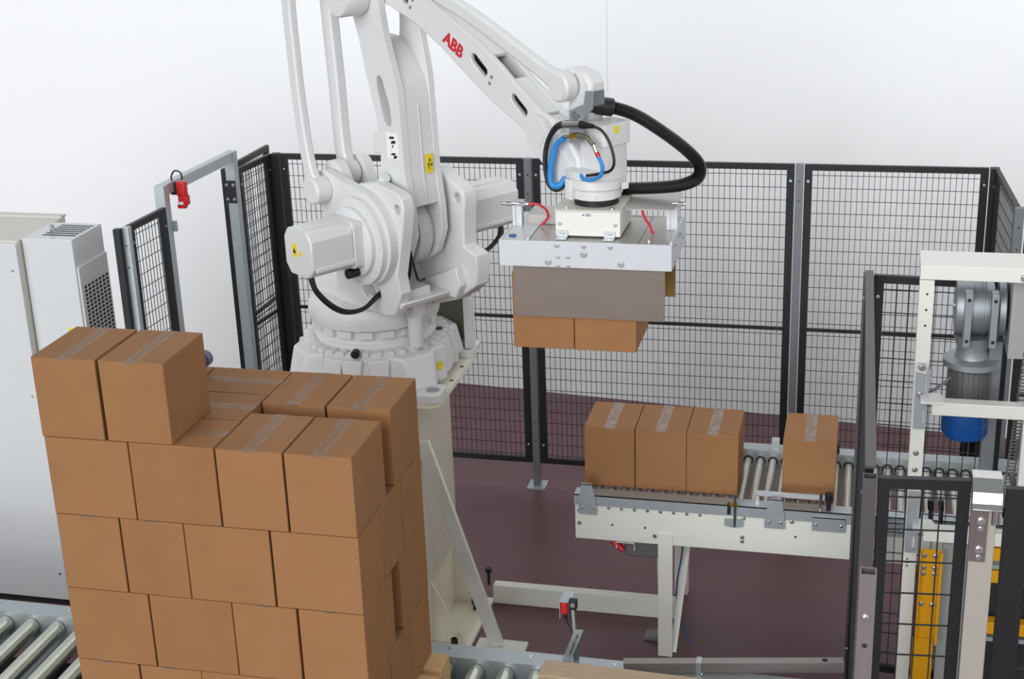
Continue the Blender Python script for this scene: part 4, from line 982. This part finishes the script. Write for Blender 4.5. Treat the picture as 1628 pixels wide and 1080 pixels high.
wq(lab(put('fan_cover', G().lathe([(0.099, 1.675), (0.101, 1.655), (0.101, 1.565), (0.09, 1.545)], (0.468, MY-0.03, 0), 40), BLUE, ang=50), 'blue fan cover'))
wq(put('motor_cable', G().tube([(0.40, MY-0.06, 1.83), (0.36, MY-0.08, 1.80), (0.32, MY-0.1, 1.775), (0.29, MY-0.1, 1.765)], 0.007, 8), mat('grey_cable2', (120, 122, 128), 0.5)))
# drive chain
g = G()
P = [Vector((0.705, 6.22, 2.10)), Vector((0.665, 6.24, 1.30))]
n = 50
for i in range(n):
    u_ = i/n; c = P[0].lerp(P[1], u_); d = (P[1]-P[0]).normalized(); l = (P[1]-P[0]).length/n
    for s in (-1, 1):
        w_ = 0.019 if i % 2 else 0.014
        g.beam(c+Vector((s*w_, 0, 0)), c+Vector((s*w_, 0, 0))+d*l*1.35, 0.004, 0.012, (0, 1, 0))
    g.cyl(c+Vector((-0.018, 0, 0)), c+Vector((0.018, 0, 0)), 0.0042, 6)
stuff(wq(put('drive_chain', g, MOTG)))
wq(put('chain_guard', G().box(0.70, 0.712, 6.17, 6.24, 1.2, 1.72), mat('dull_brass_strip', (128, 106, 82), 0.5)))
wq(put('inner_frame', G().box(0.545, 0.60, 6.30, 6.36, 1.0, 2.0), POSTG))

# ------------------------------------------------------------------ foreground extras
t = thing('steel_tube', 'long grey steel tube lying across the pallet conveyor rail at lower right', 'steel tube', (-0.45, 5.62, 0.68))
wq(put('tube_body', G().beam((-0.95, 5.566, 0.662), (-0.005, 5.744, 0.662), 0.045, 0.05), mat('bare_steel_tube', (150, 143, 140), 0.4, 0.4)))
wq(put('clamp', G().box(-0.635, -0.612, 5.602, 5.654, 0.637, 0.690), GALV))
wq(lab(put('hole', G().cyl((-0.085, 5.729, 0.686), (-0.085, 5.729, 0.688), 0.013, 14), DARK), 'round hole'))
t = thing('photocell_stand', 'red photocell on a thin steel rod clamped to the conveyor rail', 'sensor', (-1.19, 5.62, 0.635))
wq(put('slotted_arm', G().ext([(-1.235, 0.636), (-1.195, 0.636), (-1.135, 0.80), (-1.175, 0.80)], 5.60, 5.604, [[(-1.205, 0.665), (-1.197, 0.665), (-1.155, 0.775), (-1.165, 0.775)]]), GALV))
wq(put('stand_tube', G().cyl((-1.175, 5.625, 0.63), (-1.175, 5.625, 0.72), 0.014, 14), POSTG))
wq(put('rod', G().cyl((-1.175, 5.62, 0.70), (-1.19, 5.64, 0.90), 0.0075, 12), GALV))
wq(put('rod_clamp', G().box(-1.205, -1.168, 5.62, 5.655, 0.885, 0.93), BLACK, bevel=0.004))
wq(put('rod_clamp_bolt', G().bolt((-1.185, 5.62, 0.91), (0, -1, 0), 0.008, 0.004), CHROME))
wq(put('bracket_plate', G().box(-1.245, -1.195, 5.63, 5.72, 0.915, 0.918).box(-1.248, -1.245, 5.63, 5.66, 0.83, 0.918), GALV))
wq(lab(put('photocell', G().box(-1.242, -1.213, 5.63, 5.66, 0.855, 0.913), RED, bevel=0.003), 'red photocell body'))
wq(put('plug', G().cyl((-1.225, 5.645, 0.855), (-1.222, 5.645, 0.825), 0.008, 10), BLACK))
wq(put('sensor_cable', G().tube([(-1.222, 5.645, 0.825), (-1.21, 5.65, 0.79), (-1.19, 5.64, 0.75), (-1.175, 5.63, 0.71)], 0.003, 6), CABLE))
t = thing('floor_pedal', 'small dark grey wedge-shaped bracket on the floor beside the conveyor leg', 'bracket', (-1.0, 6.85, 0))
wq(put('wedge', G().ext([(-1.06, 0.0), (-0.93, 0.0), (-0.93, 0.045), (-1.06, 0.012)], 6.86, 6.95), MOTG, bevel=0.003))
